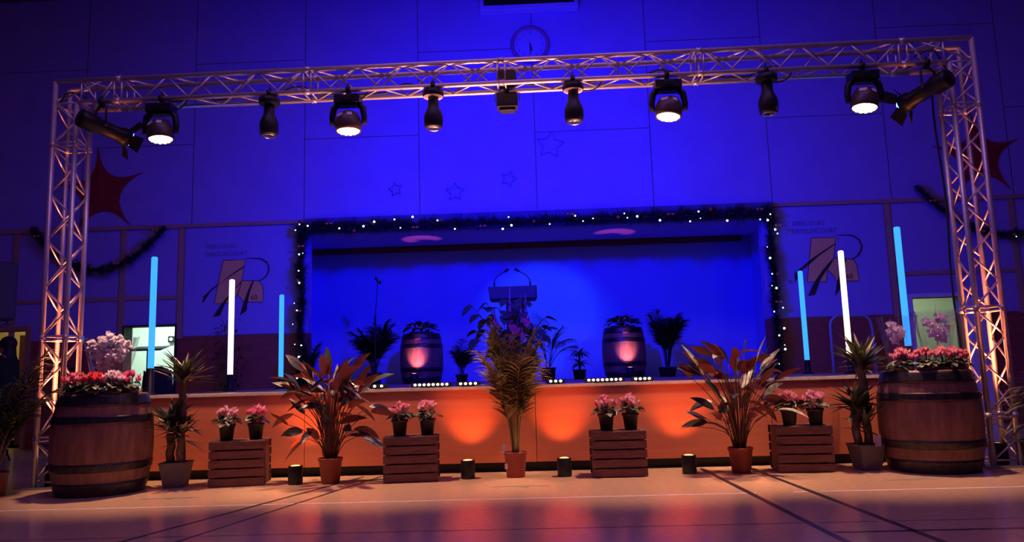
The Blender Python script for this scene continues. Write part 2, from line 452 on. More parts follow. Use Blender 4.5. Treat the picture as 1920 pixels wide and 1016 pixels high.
DL, DR, DF = (-6.76, -5.92, 1.915), (5.95, 6.72, 1.99), (-9.45, -8.41, 1.91)   # doorways: x0, x1, head height
wb = MB()
def wbox(x0, x1, z0, z1, y0=WY, y1=WY + 0.2, m=0):
    wb.box(((x0 + x1) / 2, (y0 + y1) / 2, (z0 + z1) / 2), (x1 - x0, y1 - y0, z1 - z0), m)
wbox(-12, 12, 3.6, 7.7, WY - 0.025)
xs = [-12, DF[0], DF[1], DL[0], DL[1], OPX0, OPX1, DR[0], DR[1], 12]
heads = [0, DF[2], 0, DL[2], 0, OPZ, 0, DR[2], 0]
for i in range(9):
    z0 = heads[i]
    if z0 < 1.73 and i != 5:
        wbox(xs[i], xs[i + 1], 0.0, 1.73, m=2)          # brown lower wall
        z0 = 1.73
    wbox(xs[i], xs[i + 1], z0, 3.6)
wbox(OPX0, OPX1, 0, STZ - 0.06)
# joints of the tall panels
for x in (-9.53, -7.6, -5.7, -3.81, -1.88, 0.06, 1.965, 3.88, 5.79, 7.73, 9.66):
    wb.box((x, WY - 0.0255, 5.65), (0.014, 0.003, 4.1), 1)
cols = [-12, -9.53, -7.6, -5.7, -3.81, -1.88, 0.06, 1.965, 3.88, 5.79, 7.73, 9.66, 12]
for i, z in enumerate([4.97, 6.37, 4.97, 6.385, 4.98, 6.43, 4.95, 6.45, 5.04, 6.52, 5.06, 6.5]):
    wb.box(((cols[i] + cols[i + 1]) / 2, WY - 0.0255, z), (cols[i + 1] - cols[i], 0.003, 0.012), 1)
struct('wall_back', wb, ['wall', 'seam', 'wains'])
tr = MB()
for x0, x1 in ((-12, -5.79), (-5.79, OPX0 - 0.04), (OPX1 + 0.18, 5.71), (5.71, 12)):
    tr.box(((x0 + x1) / 2, WY - 0.02, 3.57), (x1 - x0, 0.06, 0.06))
for x in (-8.67, -6.84, -5.86, 5.70, 7.66): tr.box((x, WY - 0.012, 2.62 if abs(x) < 9 else 2.6), (0.085, 0.03, 1.84))
for x0, x1 in ((-8.63, -6.88), (-6.8, -5.9), (5.74, 7.62)): tr.box(((x0 + x1) / 2, WY - 0.01, 2.385), (x1 - x0, 0.026, 0.06))
struct('trim_1', tr, 'rail')
hd = MB(); hd.box((0.05, WY - 0.06, 3.475), (7.63, 0.13, 0.25)); struct('trim_2', hd, 'header')
lp = MB()
for x0, x1 in ((-5.80, -3.80), (3.76, 5.64)): lp.box(((x0 + x1) / 2, WY - 0.008, 2.635), (x1 - x0, 0.016, 1.79))
struct('trim_3', lp, 'logo_panel')

# stage recess behind the opening
RX0, RX1, RY, RZ = -4.45, 4.12, 14.45, 3.47
rc = MB()
rc.box(((RX0 + RX1) / 2, RY + 0.06, 2.0), (RX1 - RX0 + 0.4, 0.12, 3.2)); struct('wall_recess_back', rc, 'curtain')
for nm, x in (('wall_recess_left', RX0 - 0.06), ('wall_recess_right', RX1 + 0.06)):
    rc = MB(); rc.box((x, (WY + 0.2 + RY) / 2, 2.0), (0.12, RY - WY - 0.2, 3.2)); struct(nm, rc, 'curtain')
rc = MB(); rc.box(((RX0 + RX1) / 2, (WY + 0.2 + RY) / 2, RZ + 0.05), (RX1 - RX0 + 0.24, RY - WY - 0.2, 0.1)); struct('ceiling_recess', rc, 'recess_ceil')
rc = MB(); rc.box(((OPX0 + OPX1) / 2, WY + 0.1, STZ - 0.03), (OPX1 - OPX0, 0.2, 0.06)); rc.box(((RX0 + RX1) / 2, (WY + 0.2 + RY) / 2, STZ - 0.03), (RX1 - RX0, RY - WY - 0.2, 0.06)); struct('floor_recess', rc, 'deck')
vb = MB(); vb.box((-0.19, RY - 0.09, 3.41), (8.24, 0.10, 0.085))
v = vb.build('curtain_valance', 'bar'); tag(v, 'long thin maroon valance rail across the top of the stage backcloth', 'curtain rail')
# rooms seen through the three doorways
def room(nm, x0, x1, mt, dep, glow, power, dx=0.0):
    r = MB(); h = 2.6; y0 = WY + 0.2; y1 = y0 + dep
    r.box(((x0 + x1) / 2, y1 + 0.05, h / 2), (x1 - x0, 0.1, h)); r.box((x0 - 0.05, (y0 + y1) / 2, h / 2), (0.1, dep, h)); r.box((x1 + 0.05, (y0 + y1) / 2, h / 2), (0.1, dep, h))
    r.box(((x0 + x1) / 2, (y0 + y1) / 2, h + 0.05), (x1 - x0 + 0.2, dep, 0.1))
    r.box(((x0 + x1) / 2, (y0 + y1) / 2, -0.05), (x1 - x0 + 0.2, dep, 0.1))
    struct(nm, r, mt)
    lamp(nm + '_lamp', 'AREA', ((x0 + x1) / 2 + dx, (y0 + y1) / 2, h - 0.06), ((x0 + x1) / 2 + dx, (y0 + y1) / 2, 0), glow, power, sx=0.9, sy=0.5)
room('wall_corridor_left', -8.2, -5.6, 'room', 1.9, (0.72, 1.0, 0.86), 55)
room('wall_corridor_right', 5.6, 8.1, 'room', 1.9, (0.80, 1.0, 0.62), 11)
room('wall_corridor_far', -10.9, -8.32, 'roomyellow', 1.9, (1.0, 0.80, 0.40), 9)
def frame(nm, d, w, mt, deep=0.26):
    f = MB()
    for x in (d[0] - w / 2, d[1] + w / 2): f.box((x, WY + 0.08, d[2] / 2), (w, deep, d[2]))
    f.box(((d[0] + d[1]) / 2, WY + 0.08, d[2] + w / 2), (d[1] - d[0] + 2 * w, deep, w))
    struct(nm, f, mt)
frame('door_1', DL, 0.022, 'black'); frame('door_2', DR, 0.06, 'doorframe'); frame('door_3', DF, 0.07, 'doorwood')
nb = MB(); nb.box((-6.0, WY + 2.08, 1.38), (0.75, 0.03, 0.62))
tag(nb.build('noticeboard', 'notice'), 'brown noticeboard on the corridor wall behind the left doorway', 'noticeboard')
g = thing('wall_switch', 'small dark wall unit with white light inside left doorway', 'switch', at(321, 636, WY + 2.05))
b = MB(); b.box((0, 0, 0), (0.10, 0.05, 0.12)); b.build('housing', 'black', g, 0.004)
b = MB(); b.ball((0.01, -0.03, 0), 0.028); b.build('indicator_light', 'indicator', g)
# wooden post and glazed inner door in the far-left room, hinged right doorway leaf
d = thing('door_leaf', 'white painted door standing open beside the right doorway', 'door', (6.75, WY - 0.03, 0))
b = MB(); b.box((0.20, -0.02, 0.985), (0.34, 0.04, 1.97)); b.build('leaf', 'doorframe', d, 0.003)
b = MB(); b.tube([(0.32, -0.05, 1.0), (0.32, -0.09, 1.0), (0.22, -0.09, 1.0)], 0.009); b.build('handle', 'steel', d)
d = thing('door_leaf', 'brown timber door leaf standing half open in far-left yellow doorway', 'door', (-9.1, WY + 0.9, 0), R(18))
b = MB(); b.box((0.0, 0, 0.95), (0.09, 0.05, 1.9)); b.box((0.20, 0, 1.72), (0.36, 0.04, 0.16)); b.box((0.20, 0, 0.35), (0.36, 0.04, 0.7)); b.build('leaf', 'doorwood', d, 0.003)

# ------------------------------------------------------------------ stage
SX0, SX1 = -4.40, 4.30
st = thing('stage', 'low wooden stage with orange beech front and dark deck', 'stage', (0, SFY, 0))
b = MB()
b.box(((SX0 + SX1) / 2, (12.2 - SFY) / 2 + 0.01, STZ - 0.03), (SX1 - SX0, 12.2 - SFY - 0.02, 0.06))
b.build('deck', 'deck', st)
b = MB(); b.box(((SX0 + SX1) / 2, -0.006, STZ - 0.012), (SX1 - SX0, 0.02, 0.026)); b.build('edge_strip', 'deck_edge', st)
px = [SX0, -2.412, -0.05, 2.31, SX1]
for i in range(4):
    b = MB(); b.box(((px[i] + px[i + 1]) / 2, 0.012, (0.095 + STZ - 0.025) / 2), (px[i + 1] - px[i] - 0.006, 0.024, STZ - 0.025 - 0.095)); b.build('front_panel', 'panel', st)
for x in (SX0 + 0.012, SX1 - 0.012):
    b = MB(); b.box((x, 2.2, 0.42), (0.022, 4.36, 0.80)); b.build('side_panel', 'panel', st)
b = MB(); b.box(((SX0 + SX1) / 2, 0.10, 0.05), (SX1 - SX0 - 0.1, 0.03, 0.098)); b.build('plinth', 'black', st)
for x in (-3.3, -1.1, 1.1, 3.2):
    b = MB(); b.box((x, 2.2, 0.40), (0.08, 4.2, 0.79)); b.build('joist', 'black', st)

# ------------------------------------------------------------------ lighting truss
TW, TH, TS = 9.341, 4.143, 0.24
truss = thing('lighting_truss', 'silver aluminium goalpost truss spanning the whole stage front', 'truss', (-0.287, 7.338, 0), R(-0.873))
def zig(mb, a, b, off, n, first=0):
    """zigzag bracing between the chord a->b and the one offset by off"""
    a = Vector(a); b = Vector(b); off = Vector(off)
    ps = []
    for i in range(n + 1):
        p = a + (b - a) * (i / n)
        ps.append(p + (off if (i + first) % 2 else Vector((0, 0, 0))))
    for i in range(n): mb.tube([ps[i], ps[i + 1]], 0.0095, 6)
def frame_ring(mb, ps):
    for i in range(4): mb.tube([ps[i], ps[(i + 1) % 4]], 0.0095, 6)
def segn(z0, z1): return max(1, round((z1 - z0) / 0.25))
CHR = 0.025
for sgn in (-1, 1):
    xo, xi = sgn * TW / 2, sgn * (TW / 2 - TS)
    t = MB()
    cuts = [0.06, 0.46, 1.46, 3.46]
    for k, (z0, z1) in enumerate(((0.06, 0.44), (0.48, 1.44), (1.48, 3.44), (3.48, TH - TS))):
        n = segn(z0, z1)
        zig(t, (xo, 0, z0), (xo, 0, z1), (xi - xo, 0, 0), n, 0 if sgn < 0 else 1)
        zig(t, (xo, TS, z0), (xo, TS, z1), (xi - xo, 0, 0), n, 1 if sgn < 0 else 0)
        zig(t, (xo, 0, z0), (xo, 0, z1), (0, TS, 0), n, 0)
        zig(t, (xi, 0, z0), (xi, 0, z1), (0, TS, 0), n, 1)
        for z in (z0, z1): frame_ring(t, [(xo, 0, z), (xi, 0, z), (xi, TS, z), (xo, TS, z)])
    zig(t, (xo, 0, TH - TS), (xo, 0, TH), (0, TS, 0), 1)
    for v_ in (0, TS):
        t.tube([(xo, v_, TH - TS + 0.005), (xi - sgn * 0.3, v_, TH)], 0.0095, 6) if v_ == 0 else t.tube([(xi, v_, TH - TS), (xo, v_, TH)], 0.0095, 6)
        t.tube([(xi, v_, TH - TS - 0.2), (xo, v_, TH - TS + 0.03)], 0.0095, 6)
    tw = t.build('tower', 'alu', truss)
    for (x, y, top) in ((xo, 0, TH), (xo, TS, TH), (xi, 0, TH - TS), (xi, TS, TH - TS)):
        c_ = MB(); c_.tube([(x, y, 0.012), (x, y, top)], CHR, 14)
        for z in cuts[1:]:
            c_.tube([(x, y, z - 0.03), (x, y, z + 0.03)], CHR + 0.004, 14)
            for dz in (-0.018, 0.018): c_.tube([(x - 0.037, y, z + dz), (x + 0.037, y, z + dz)], 0.007, 6)
        c_.build('chord', 'alu', tw)
    bp_ = MB(); bp_.box(((xo + xi) / 2, TS / 2, 0.006), (0.42, 0.42, 0.012)); bp_.build('base_plate', 'steel', tw)
# horizontal beam: eight lattices between coupler joints
t = MB()
joints = [-TW / 2 + TS, -4.0, -2.0, 0.0, 2.0, 4.0, TW / 2 - TS]
for i in range(6):
    x0, x1 = joints[i] + 0.04, joints[i + 1] - 0.04
    n = max(2, round((x1 - x0) / 0.24)); n += n % 2
    zig(t, (x0, 0, TH), (x1, 0, TH), (0, 0, -TS), n, 0)
    zig(t, (x0, TS, TH), (x1, TS, TH), (0, 0, -TS), n, 1)
    zig(t, (x0, 0, TH), (x1, 0, TH), (0, TS, 0), n, 0)
    zig(t, (x0, 0, TH - TS), (x1, 0, TH - TS), (0, TS, 0), n, 1)
    for x in (x0, x1): frame_ring(t, [(x, 0, TH), (x, TS, TH), (x, TS, TH - TS), (x, 0, TH - TS)])
bm_ = t.build('beam', 'alu', truss)
for (y, z, hw) in ((0, TH, TW / 2), (TS, TH, TW / 2), (0, TH - TS, TW / 2 - TS), (TS, TH - TS, TW / 2 - TS)):
    c_ = MB(); c_.tube([(-hw, y, z), (hw, y, z)], CHR, 14)
    for x in joints[1:-1]:
        c_.tube([(x - 0.03, y, z), (x + 0.03, y, z)], CHR + 0.004, 14)
        for dx in (-0.018, 0.018): c_.tube([(x + dx, y, z - 0.037), (x + dx, y, z + 0.037)], 0.007, 6)
    c_.build('chord', 'alu', bm_)
TM = Matrix.Translation((-0.287, 7.338, 0)) @ Matrix.Rotation(R(-0.873), 4, 'Z')
def tpt(u, v_, z): return TM @ Vector((u, v_, z))
def on_chord(px_, py_=190):
    """the point of the lower front chord below which a fixture hangs"""
    x = at(px_, py_, 7.34).x
    u = x + 0.287
    return tpt(u, 0, TH - TS)

# cans standing inside the tower feet, shining up the towers
TRU = []
for sgn, lab in ((-1, 'black uplight can standing inside the foot of the left truss tower'), (1, 'black uplight can standing inside the foot of the right truss tower')):
    p = tpt(sgn * (TW / 2 - TS / 2), TS / 2, 0.012)
    u = thing('truss_uplight', lab, 'uplight', p, 0, 'uplight cans inside the truss feet')
    b = MB(); b.lathe([(0, 0), (0.075, 0), (0.08, 0.01), (0.08, 0.19), (0.074, 0.2), (0.066, 0.2), (0.066, 0.185)], 24); b.build('housing', 'blackplastic', u)
    b = MB(); b.lathe([(0.066, 0.186), (0.04, 0.192), (0, 0.194)], 24); b.build('lens', 'up_glow', u)
    lamp('uplight_beam', 'SPOT', p + Vector((0, 0, 0.23)), p + Vector((0, 0, 4)), (1.0, 0.25, 0.11), P_TRUSS, size=28, blend=1.0, radius=0.05)

# ------------------------------------------------------------------ fixtures on the truss
def clamp(parent, z_top=0.0, drop=0.10):
    """half coupler round the chord, hanging a fixture drop metres lower; origin on the chord axis"""
    b = MB()
    b.lathe([(CHR + 0.001, -0.02), (CHR + 0.014, -0.02), (CHR + 0.014, 0.02), (CHR + 0.001, 0.02)], 16, T=Matrix.Rotation(PI / 2, 4, 'Y'))
    b.tube([(0, 0, CHR + 0.01), (0, 0, CHR + 0.05)], 0.008, 6)
    b.box((0, 0, -drop / 2 - 0.01), (0.035, 0.03, drop - 0.03))
    return b.build('clamp', 'black', parent)

def make_wash(p, lab, rotz, tilt):
    w = thing('moving_head_wash', lab, 'stage light', p, rotz, 'warm wash lights along the truss')
    clamp(w, drop=0.08)
    b = MB(); b.box((0, 0, -0.115), (0.26, 0.17, 0.085)); b.box((0, -0.088, -0.115), (0.10, 0.01, 0.05)); b.build('base', 'blackplastic', w, 0.018)
    y = MB()
    for s_ in (-1, 1):
        y.tube([(s_ * 0.10, 0, -0.15), (s_ * 0.150, 0, -0.20), (s_ * 0.165, 0, -0.30), (s_ * 0.160, 0, -0.375)], [0.035, 0.034, 0.030, 0.026], 10)
    y.box((0, 0, -0.165), (0.20, 0.10, 0.03))
    y.build('yoke', 'blackplastic', w)
    T = Matrix.Translation((0, 0, -0.355)) @ Matrix.Rotation(tilt[1], 4, 'Y') @ Matrix.Rotation(tilt[0], 4, 'X')
    h = MB(); h.lathe([(0, 0.125), (0.05, 0.122), (0.095, 0.10), (0.122, 0.05), (0.132, 0.0), (0.132, -0.05), (0.128, -0.085), (0.118, -0.09), (0.114, -0.075), (0.0, -0.072)], 32, T=T)
    hd_ = h.build('head', 'headshell', w)
    s2 = MB()
    for a, wd in ((-0.55, 0.07), (0.35, 0.05)):
        TT = T @ Matrix.Rotation(a, 4, 'Z') @ Matrix.Translation((0, -0.117, 0.063)) @ Matrix.Rotation(R(-24), 4, 'X')
        s2.box((0, 0, 0), (wd, 0.004, 0.04), T=TT)
    s2.build('sticker', 'sticker', hd_)
    l = MB()
    for k in range(19):
        if k == 0: x_, y_ = 0, 0
        elif k < 7: x_, y_ = 0.042 * math.cos(k * PI / 3), 0.042 * math.sin(k * PI / 3)
        else: x_, y_ = 0.086 * math.cos(k * PI / 6), 0.086 * math.sin(k * PI / 6)
        l.lathe([(0, -0.098), (0.015, -0.094), (0.024, -0.078)], 12, T=T @ Matrix.Translation((x_, y_, 0)))
    l.lathe([(0.0, -0.080), (0.112, -0.080)], 24, T=T)
    l.build('lens_array', 'lens_warm', hd_)
    return w
M['headshell'] = mat('brown_black_shell', (0.07, 0.045, 0.03), 0.4, col2=(0.09, 0.055, 0.038), scale=12)
washes = []
for px_, lab, tl in ((298, 'glowing warm wash light nearest the left truss tower', (R(-4), R(-6))), (652, 'glowing warm wash light over the left half, between two bottle-shaped spots', (R(-2), R(-2))),
                     (1252, 'glowing warm wash light over the right half, between two bottle-shaped spots', (R(-4), R(7))), (1617, 'glowing warm wash light nearest the right truss tower', (R(-5), R(9)))):
    p = on_chord(px_)
    w = make_wash(p, lab, 0, tl)
    washes.append(w)
    q = p + Vector((0, 0, -0.47))
    lamp('wash_beam', 'SPOT', q, q + Vector(((-0.10 if abs(p.x) > 2.5 else -0.26) * (p.x + 0.2), -0.05, -3.4)), WARM, P_WASH, size=58, blend=0.65, radius=0.09)

def make_bottle(p, lab, rotz, white):
    w = thing('moving_head_spot', lab, 'stage light', p, rotz, 'bottle-shaped spots along the truss')
    clamp(w, drop=0.06)
    b = MB(); b.lathe([(0, -0.045), (0.085, -0.045), (0.105, -0.06), (0.108, -0.105), (0.10, -0.12)], 28); b.build('base', 'blackplastic', w)
    b = MB(); b.lathe([(0.10, -0.12), (0.098, -0.121), (0, -0.121)], 28); b.build('base_underside', 'sticker' if white else 'blackplastic', w)
    y = MB(); y.box((0.0, 0, -0.15), (0.10, 0.05, 0.10)); y.build('yoke', 'blackplastic', w, 0.01)
    h = MB(); h.lathe([(0, -0.13), (0.050, -0.132), (0.055, -0.16), (0.056, -0.22), (0.066, -0.25), (0.086, -0.29), (0.096, -0.33), (0.096, -0.39), (0.090, -0.43), (0.078, -0.455), (0.074, -0.45)], 28)
    hh = h.build('head', 'blackplastic', w)
    r_ = MB(); r_.lathe([(0.076, -0.452), (0.074, -0.458), (0.058, -0.458), (0.054, -0.45)], 28); r_.build('lens_ring', 'rim', hh)
    l = MB(); l.lathe([(0.055, -0.449), (0.035, -0.462), (0, -0.467)], 24); l.build('lens', 'lens_off', hh)
    return w
for px_, lab, wh in ((503, 'black bottle-shaped moving spot second from the left tower', False), (812, 'black bottle-shaped moving spot just left of the truss centre', True),
                     (1075, 'black bottle-shaped moving spot just right of the truss centre', True), (1437, 'black bottle-shaped moving spot second from the right tower', False)):
    make_bottle(on_chord(px_, 185), lab, 0, wh)

# blue flood hung in the middle of the truss, aimed at the wall behind the stage
u0 = at(950, 190, 7.5).x + 0.287
p = tpt(u0, TS, TH - TS)
fl_ = thing('blue_flood', 'boxy black floodlight hanging at the centre of the truss', 'stage light', p)
clamp(fl_, drop=0.06)
b = MB(); b.box((0, 0.0, -0.12), (0.22, 0.16, 0.14)); b.box((0, 0.0, 0.12), (0.20, 0.10, 0.16)); b.box((0, 0, -0.20), (0.16, 0.12, 0.05)); b.build('housing', 'black', fl_, 0.008)
y = MB(); y.tube([(-0.13, 0, -0.12), (-0.13, 0, -0.01), (0.13, 0, -0.01), (0.13, 0, -0.12)], 0.008, 6); y.build('yoke', 'black', fl_)
l = MB(); l.box((0, 0.083, -0.12), (0.18, 0.006, 0.10)); l.build('lens', 'lens_blue', fl_)
lamp('flood_beam', 'SPOT', p + Vector((0, 0.12, -0.13)), (0.05, WY, 3.0), BLUE, P_FLOOD, size=160, blend=0.8, radius=0.10)

# two blue profile spots with barn doors at the tower tops
def make_profile(p, target, lab):
    w = thing('profile_spot', lab, 'stage light', p, 0, 'blue profile spots at the truss corners')
    clamp(w, drop=0.07)
    T = aim((0, 0, -0.27), Vector(target) - p)
    side = (T.to_3x3() @ Vector((1, 0, 0)))
    y = MB()
    fx = T.to_3x3() @ Vector((0, 0, 1)); sd = fx.cross(Vector((0, 0, 1))).normalized()
    for s_ in (-1, 1): y.tube([sd * s_ * 0.02 + Vector((0, 0, -0.05)), sd * s_ * 0.105 + Vector((0, 0, -0.08)), sd * s_ * 0.105 + Vector((0, 0, -0.27))], 0.012, 6)
    y.build('yoke', 'black', w)
    h = MB()
    h.lathe([(0, -0.22), (0.085, -0.22), (0.095, -0.20), (0.095, -0.06), (0.078, -0.03), (0.075, 0.20), (0.092, 0.22), (0.095, 0.30), (0.085, 0.30), (0.08, 0.25)], 28, T=T)
    hb_ = h.build('body', 'blackplastic', w)
    k = MB(); k.tube([sd * 0.10 + T @ Vector((0, 0, 0.0)) - T.translation + Vector((0, 0, -0.27)), sd * 0.14 + Vector((0, 0, -0.27))], 0.018, 8); k.build('tilt_knob', 'black', hb_)
    l = MB(); l.lathe([(0.084, 0.29), (0.07, 0.325), (0.04, 0.345), (0, 0.35)], 24, T=T); l.build('lens', 'lens_blue', hb_)
    for a in range(4):
        d_ = MB(); RT = T @ Matrix.Rotation(a * PI / 2 + 0.5, 4, 'Z') @ Matrix.Translation((0.088, 0, 0.30)) @ Matrix.Rotation(R(62), 4, 'Y')
        d_.add([RT @ Vector(q) for q in ((0, -0.07, 0), (0, 0.07, 0), (0.0, 0.085, 0.13), (0, -0.085, 0.13), (0.004, -0.07, 0), (0.004, 0.07, 0), (0.004, 0.085, 0.13), (0.004, -0.085, 0.13))],
               [(0, 1, 2, 3), (7, 6, 5, 4), (0, 4, 5, 1), (1, 5, 6, 2), (2, 6, 7, 3), (3, 7, 4, 0)])
        d_.build('barn_door', 'black', hb_)
    tip = T @ Vector((0, 0, 0.40)) + p
    lamp('profile_beam', 'SPOT', tip, target, (0.04, 0.13, 1.0), P_PROFILE, size=17, blend=0.5, radius=0.05)
    return w
make_profile(on_chord(184), (0.15, RY, 2.0), 'black blue-beam profile spot with barn doors beside the left tower top')
make_profile(on_chord(1738), (0.05, RY, 2.0), 'black blue-beam profile spot with barn doors beside the right tower top')

# cables looped along the beam and down the right tower
def cable(pts, r, name, lab):
    b = MB(); b.tube(pts, r, 6)
    return tag(b.build(name, 'cable'), lab, 'cable', None)
pts = []
for i in range(181):
    u = -4.2 + 8.4 * i / 180
    sag = 0.035 * math.sin(u * 5.1) + 0.03 * math.sin(u * 11.7 + 1) - 0.01
    pts.append(tpt(u, 0.12 + 0.06 * math.sin(u * 3.3), TH - TS + 0.035 + max(-0.02, sag)))
cable(pts, 0.011, 'power_cable', 'black power cable lying along the inside of the truss beam')
for (pa, sw, lab) in ((tpt(-4.35, 0.0, 3.95), 1, 'black cable loop between left profile spot and truss corner'), (tpt(4.1, 0.0, 3.97), -1, 'black cable loop between right profile spot and truss corner')):
    pts = [pa + Vector((sw * -0.35 * t_, 0.03 * math.sin(9 * t_), 0.09 * math.sin(PI * t_) - 0.18 * t_ * t_)) for t_ in [k / 14 for k in range(15)]]
    cable(pts, 0.009, 'cable_loop', lab)
pts = [tpt(TW / 2 - TS - 0.045 - 0.015 * math.sin(k * 0.7), TS + 0.03, 3.85 - k * 0.19) for k in range(21)]
cable(pts, 0.010, 'drop_cable', 'black cable running down the inner side of the right truss tower')
for k, (u_, lab) in enumerate(((-1.55, 'small black cable loop hanging under the beam left of centre'), (0.85, 'small black cable loop hanging under the beam right of centre'), (-3.45, 'small black cable loop beside the leftmost wash light'), (2.75, 'small black cable loop left of the rightmost wash light'))):
    cable([tpt(u_ + 0.16 * math.cos(a), 0.05, TH - TS - 0.01 - 0.10 * math.sin(a)) for a in [PI * j / 12 for j in range(13)]], 0.007, 'cable_loop', lab)
# ------------------------------------------------------------------ wall decorations
FW = WY - 0.026          # face of the tall upper panels
ck = thing('wall_clock', 'round wall clock half hidden behind the top of the truss', 'clock', (0.03, FW, 6.47))
RX90 = Matrix.Rotation(PI / 2, 4, 'X')
b = MB(); b.lathe([(0.25, 0.0), (0.32, 0.0), (0.335, 0.03), (0.32, 0.06), (0.275, 0.065), (0.265, 0.045)], 48, T=RX90); b.build('rim', 'clockrim', ck)
b = MB(); b.lathe([(0.268, 0.04), (0, 0.04)], 48, T=RX90); b.build('face', 'clockface', ck)
for k in range(1, 13):
    a = k * PI / 6
    text_mesh(str(k), 0.075, 'lettering', 'numeral', ck, (0.215 * math.sin(a) - (0.022 if k < 10 else 0.042), -0.044, 0.215 * math.cos(a) - 0.026))
for nm, L_, w_, a in (('hour_hand', 0.14, 0.022, R(165)), ('minute_hand', 0.20, 0.014, R(180))):
    b = MB(); b.box((0, 0, L_ / 2 - 0.02), (w_, 0.004, L_)); h_ = b.build(nm, 'logo_dark', ck); h_.location = (0, -0.05, 0); h_.rotation_euler = (0, a, 0)
sb = thing('scoreboard', 'pale framed black display board high above the clock', 'scoreboard', (0.03, FW, 7.04))
b = MB(); b.box((0, -0.09, 0.30), (1.66, 0.18, 0.60)); b.build('case', 'board', sb, 0.01)
b = MB(); b.box((0, -0.183, 0.325), (1.52, 0.008, 0.48)); b.build('screen', 'screen', sb)

def star_pts(c, r, ri, rot, curve=0):
    out = []
    for k in range(10):
        rr = r if k % 2 == 0 else ri
        a = rot + k * PI / 5
        out.append(Vector((c[0] + rr * math.sin(a), 0, c[1] + rr * math.cos(a))))
    return out
def big_star(cx, cz, r, rot, lab):
    s_ = thing('paper_star', lab, 'star decoration', (cx, FW, cz), 0, 'big red stars')
    b = MB(); n = 8; ring = []
    for k in range(5):
        a0, a1 = rot + k * 2 * PI / 5, rot + (k + 1) * 2 * PI / 5
        p0 = Vector((r * math.sin(a0), 0, r * math.cos(a0))); p1 = Vector((r * math.sin(a1), 0, r * math.cos(a1)))
        am = (a0 + a1) / 2; ctl = Vector((0.05 * r * math.sin(am), 0, 0.05 * r * math.cos(am)))
        for j in range(n):
            t_ = j / n; ring.append(p0 * (1 - t_) ** 2 + ctl * 2 * t_ * (1 - t_) + p1 * t_ * t_)
    N_ = len(ring)
    vs = [Vector((p.x, -0.02, p.z)) for p in ring] + [Vector((p.x, -0.002, p.z)) for p in ring] + [Vector((0, -0.05, 0)), Vector((0, -0.002, 0))]
    fs = []
    for i in range(N_):
        j = (i + 1) % N_
        fs += [(i, j, 2 * N_), (j + N_, i + N_, 2 * N_ + 1), (i, i + N_, j + N_, j)]
    b.add(vs, fs, 0, False); b.build('star_body', 'star', s_)
big_star(-7.26, 4.20, 0.78, R(-6), 'large dark red star on the wall behind the left truss tower')
big_star(7.22, 4.26, 0.74, R(-3), 'large dark red star on the wall behind the right truss tower')
for (x, z, r, rot, lab) in ((0.31, 4.72, 0.24, R(8), 'largest wire star outline, high right on the blue wall'), (-0.40, 4.17, 0.14, R(20), 'wire star outline on blue wall, second from the right'),
                            (-1.29, 3.98, 0.16, R(0), 'wire star outline on blue wall, second from the left'), (-2.28, 4.06, 0.12, R(-12), 'smallest wire star outline, leftmost on the blue wall')):
    ps = star_pts((0, 0), r, r * 0.5, rot); ps = ps + [ps[0]]
    b = MB()
    for i in range(10): b.tube([ps[i], ps[i + 1]], 0.008, 5)
    o = b.build('wire_star', 'wire', None, loc=(x, FW - 0.013, z)); tag(o, lab, 'star decoration', 'wire stars on the wall')

def garland(name, lab, path, rad, needles, lights, baubles, light_mat='fairy', seed=1):
    g = random.Random(seed)
    root = thing(name, lab, 'garland', path[0], 0, 'tinsel garlands')
    base = Vector(path[0])
    path = [Vector(p) - base for p in path]
    lens = [0]
    for i in range(1, len(path)): lens.append(lens[-1] + (path[i] - path[i - 1]).length)
    def pos(t_):
        s_ = t_ * lens[-1]
        for i in range(1, len(path)):
            if s_ <= lens[i]:
                f = (s_ - lens[i - 1]) / (lens[i] - lens[i - 1]); return path[i - 1].lerp(path[i], f), (path[i] - path[i - 1]).normalized()
        return path[-1], (path[-1] - path[-2]).normalized()
    b = MB(); b.tube(path, 0.012, 6)
    for k in range(needles):
        p, d = pos(g.random())
        lump = 0.72 + 0.35 * math.sin(p.x * 9 + p.z * 7) * math.sin(p.x * 23 + p.z * 17 + 1)
        v_ = Vector((g.gauss(0, 1), g.gauss(0, 1), g.gauss(0, 1))); v_ = (v_ - d * v_.dot(d) * 0.6).normalized()
        if v_.y > 0.3: v_.y *= -1
        L_ = rad * lump * g.uniform(0.5, 1.15)
        w_ = v_.cross(d + Vector((0.01, 0.02, 0))).normalized() * g.uniform(0.007, 0.014)
        e = p + v_ * L_
        b.add([p - w_, p + w_, e + w_ * 0.4, e - w_ * 0.4], [(0, 1, 2, 3)])
    b.build('tinsel', 'tinsel', root)
    for k in range(lights):
        p, d = pos(min(0.995, max(0.005, (k + 0.5 + g.gauss(0, 0.75)) / lights)))
        c = p + Vector((g.uniform(-0.5, 0.5) * rad, -rad * g.uniform(0.75, 0.95), g.uniform(-0.75, 0.6) * rad))
        m_ = MB(); m_.ball((0, 0, 0), g.choice((0.007, 0.010, 0.011, 0.013, 0.017)), 8, 5); m_.build('fairy_light', light_mat, root, loc=c)
    for k in range(baubles):
        p, d = pos((k + g.uniform(0.2, 0.8)) / baubles)
        c = p + Vector((g.uniform(-0.5, 0.5) * rad, -rad * 0.9, g.uniform(-0.5, 0.5) * rad))
        m_ = MB()
        if k % 2: m_.ball((0, 0, 0), 0.028, 10, 7)
        else:
            for s_ in (-1, 1): m_.ball((s_ * 0.032, 0, 0), 0.03, 8, 5, sc=(1, 0.5, 0.6))
        m_.build('bauble' if k % 2 else 'ribbon_bow', 'bauble' if k % 2 else 'orangebow', root, loc=c)
    return root
GY = WY - 0.17
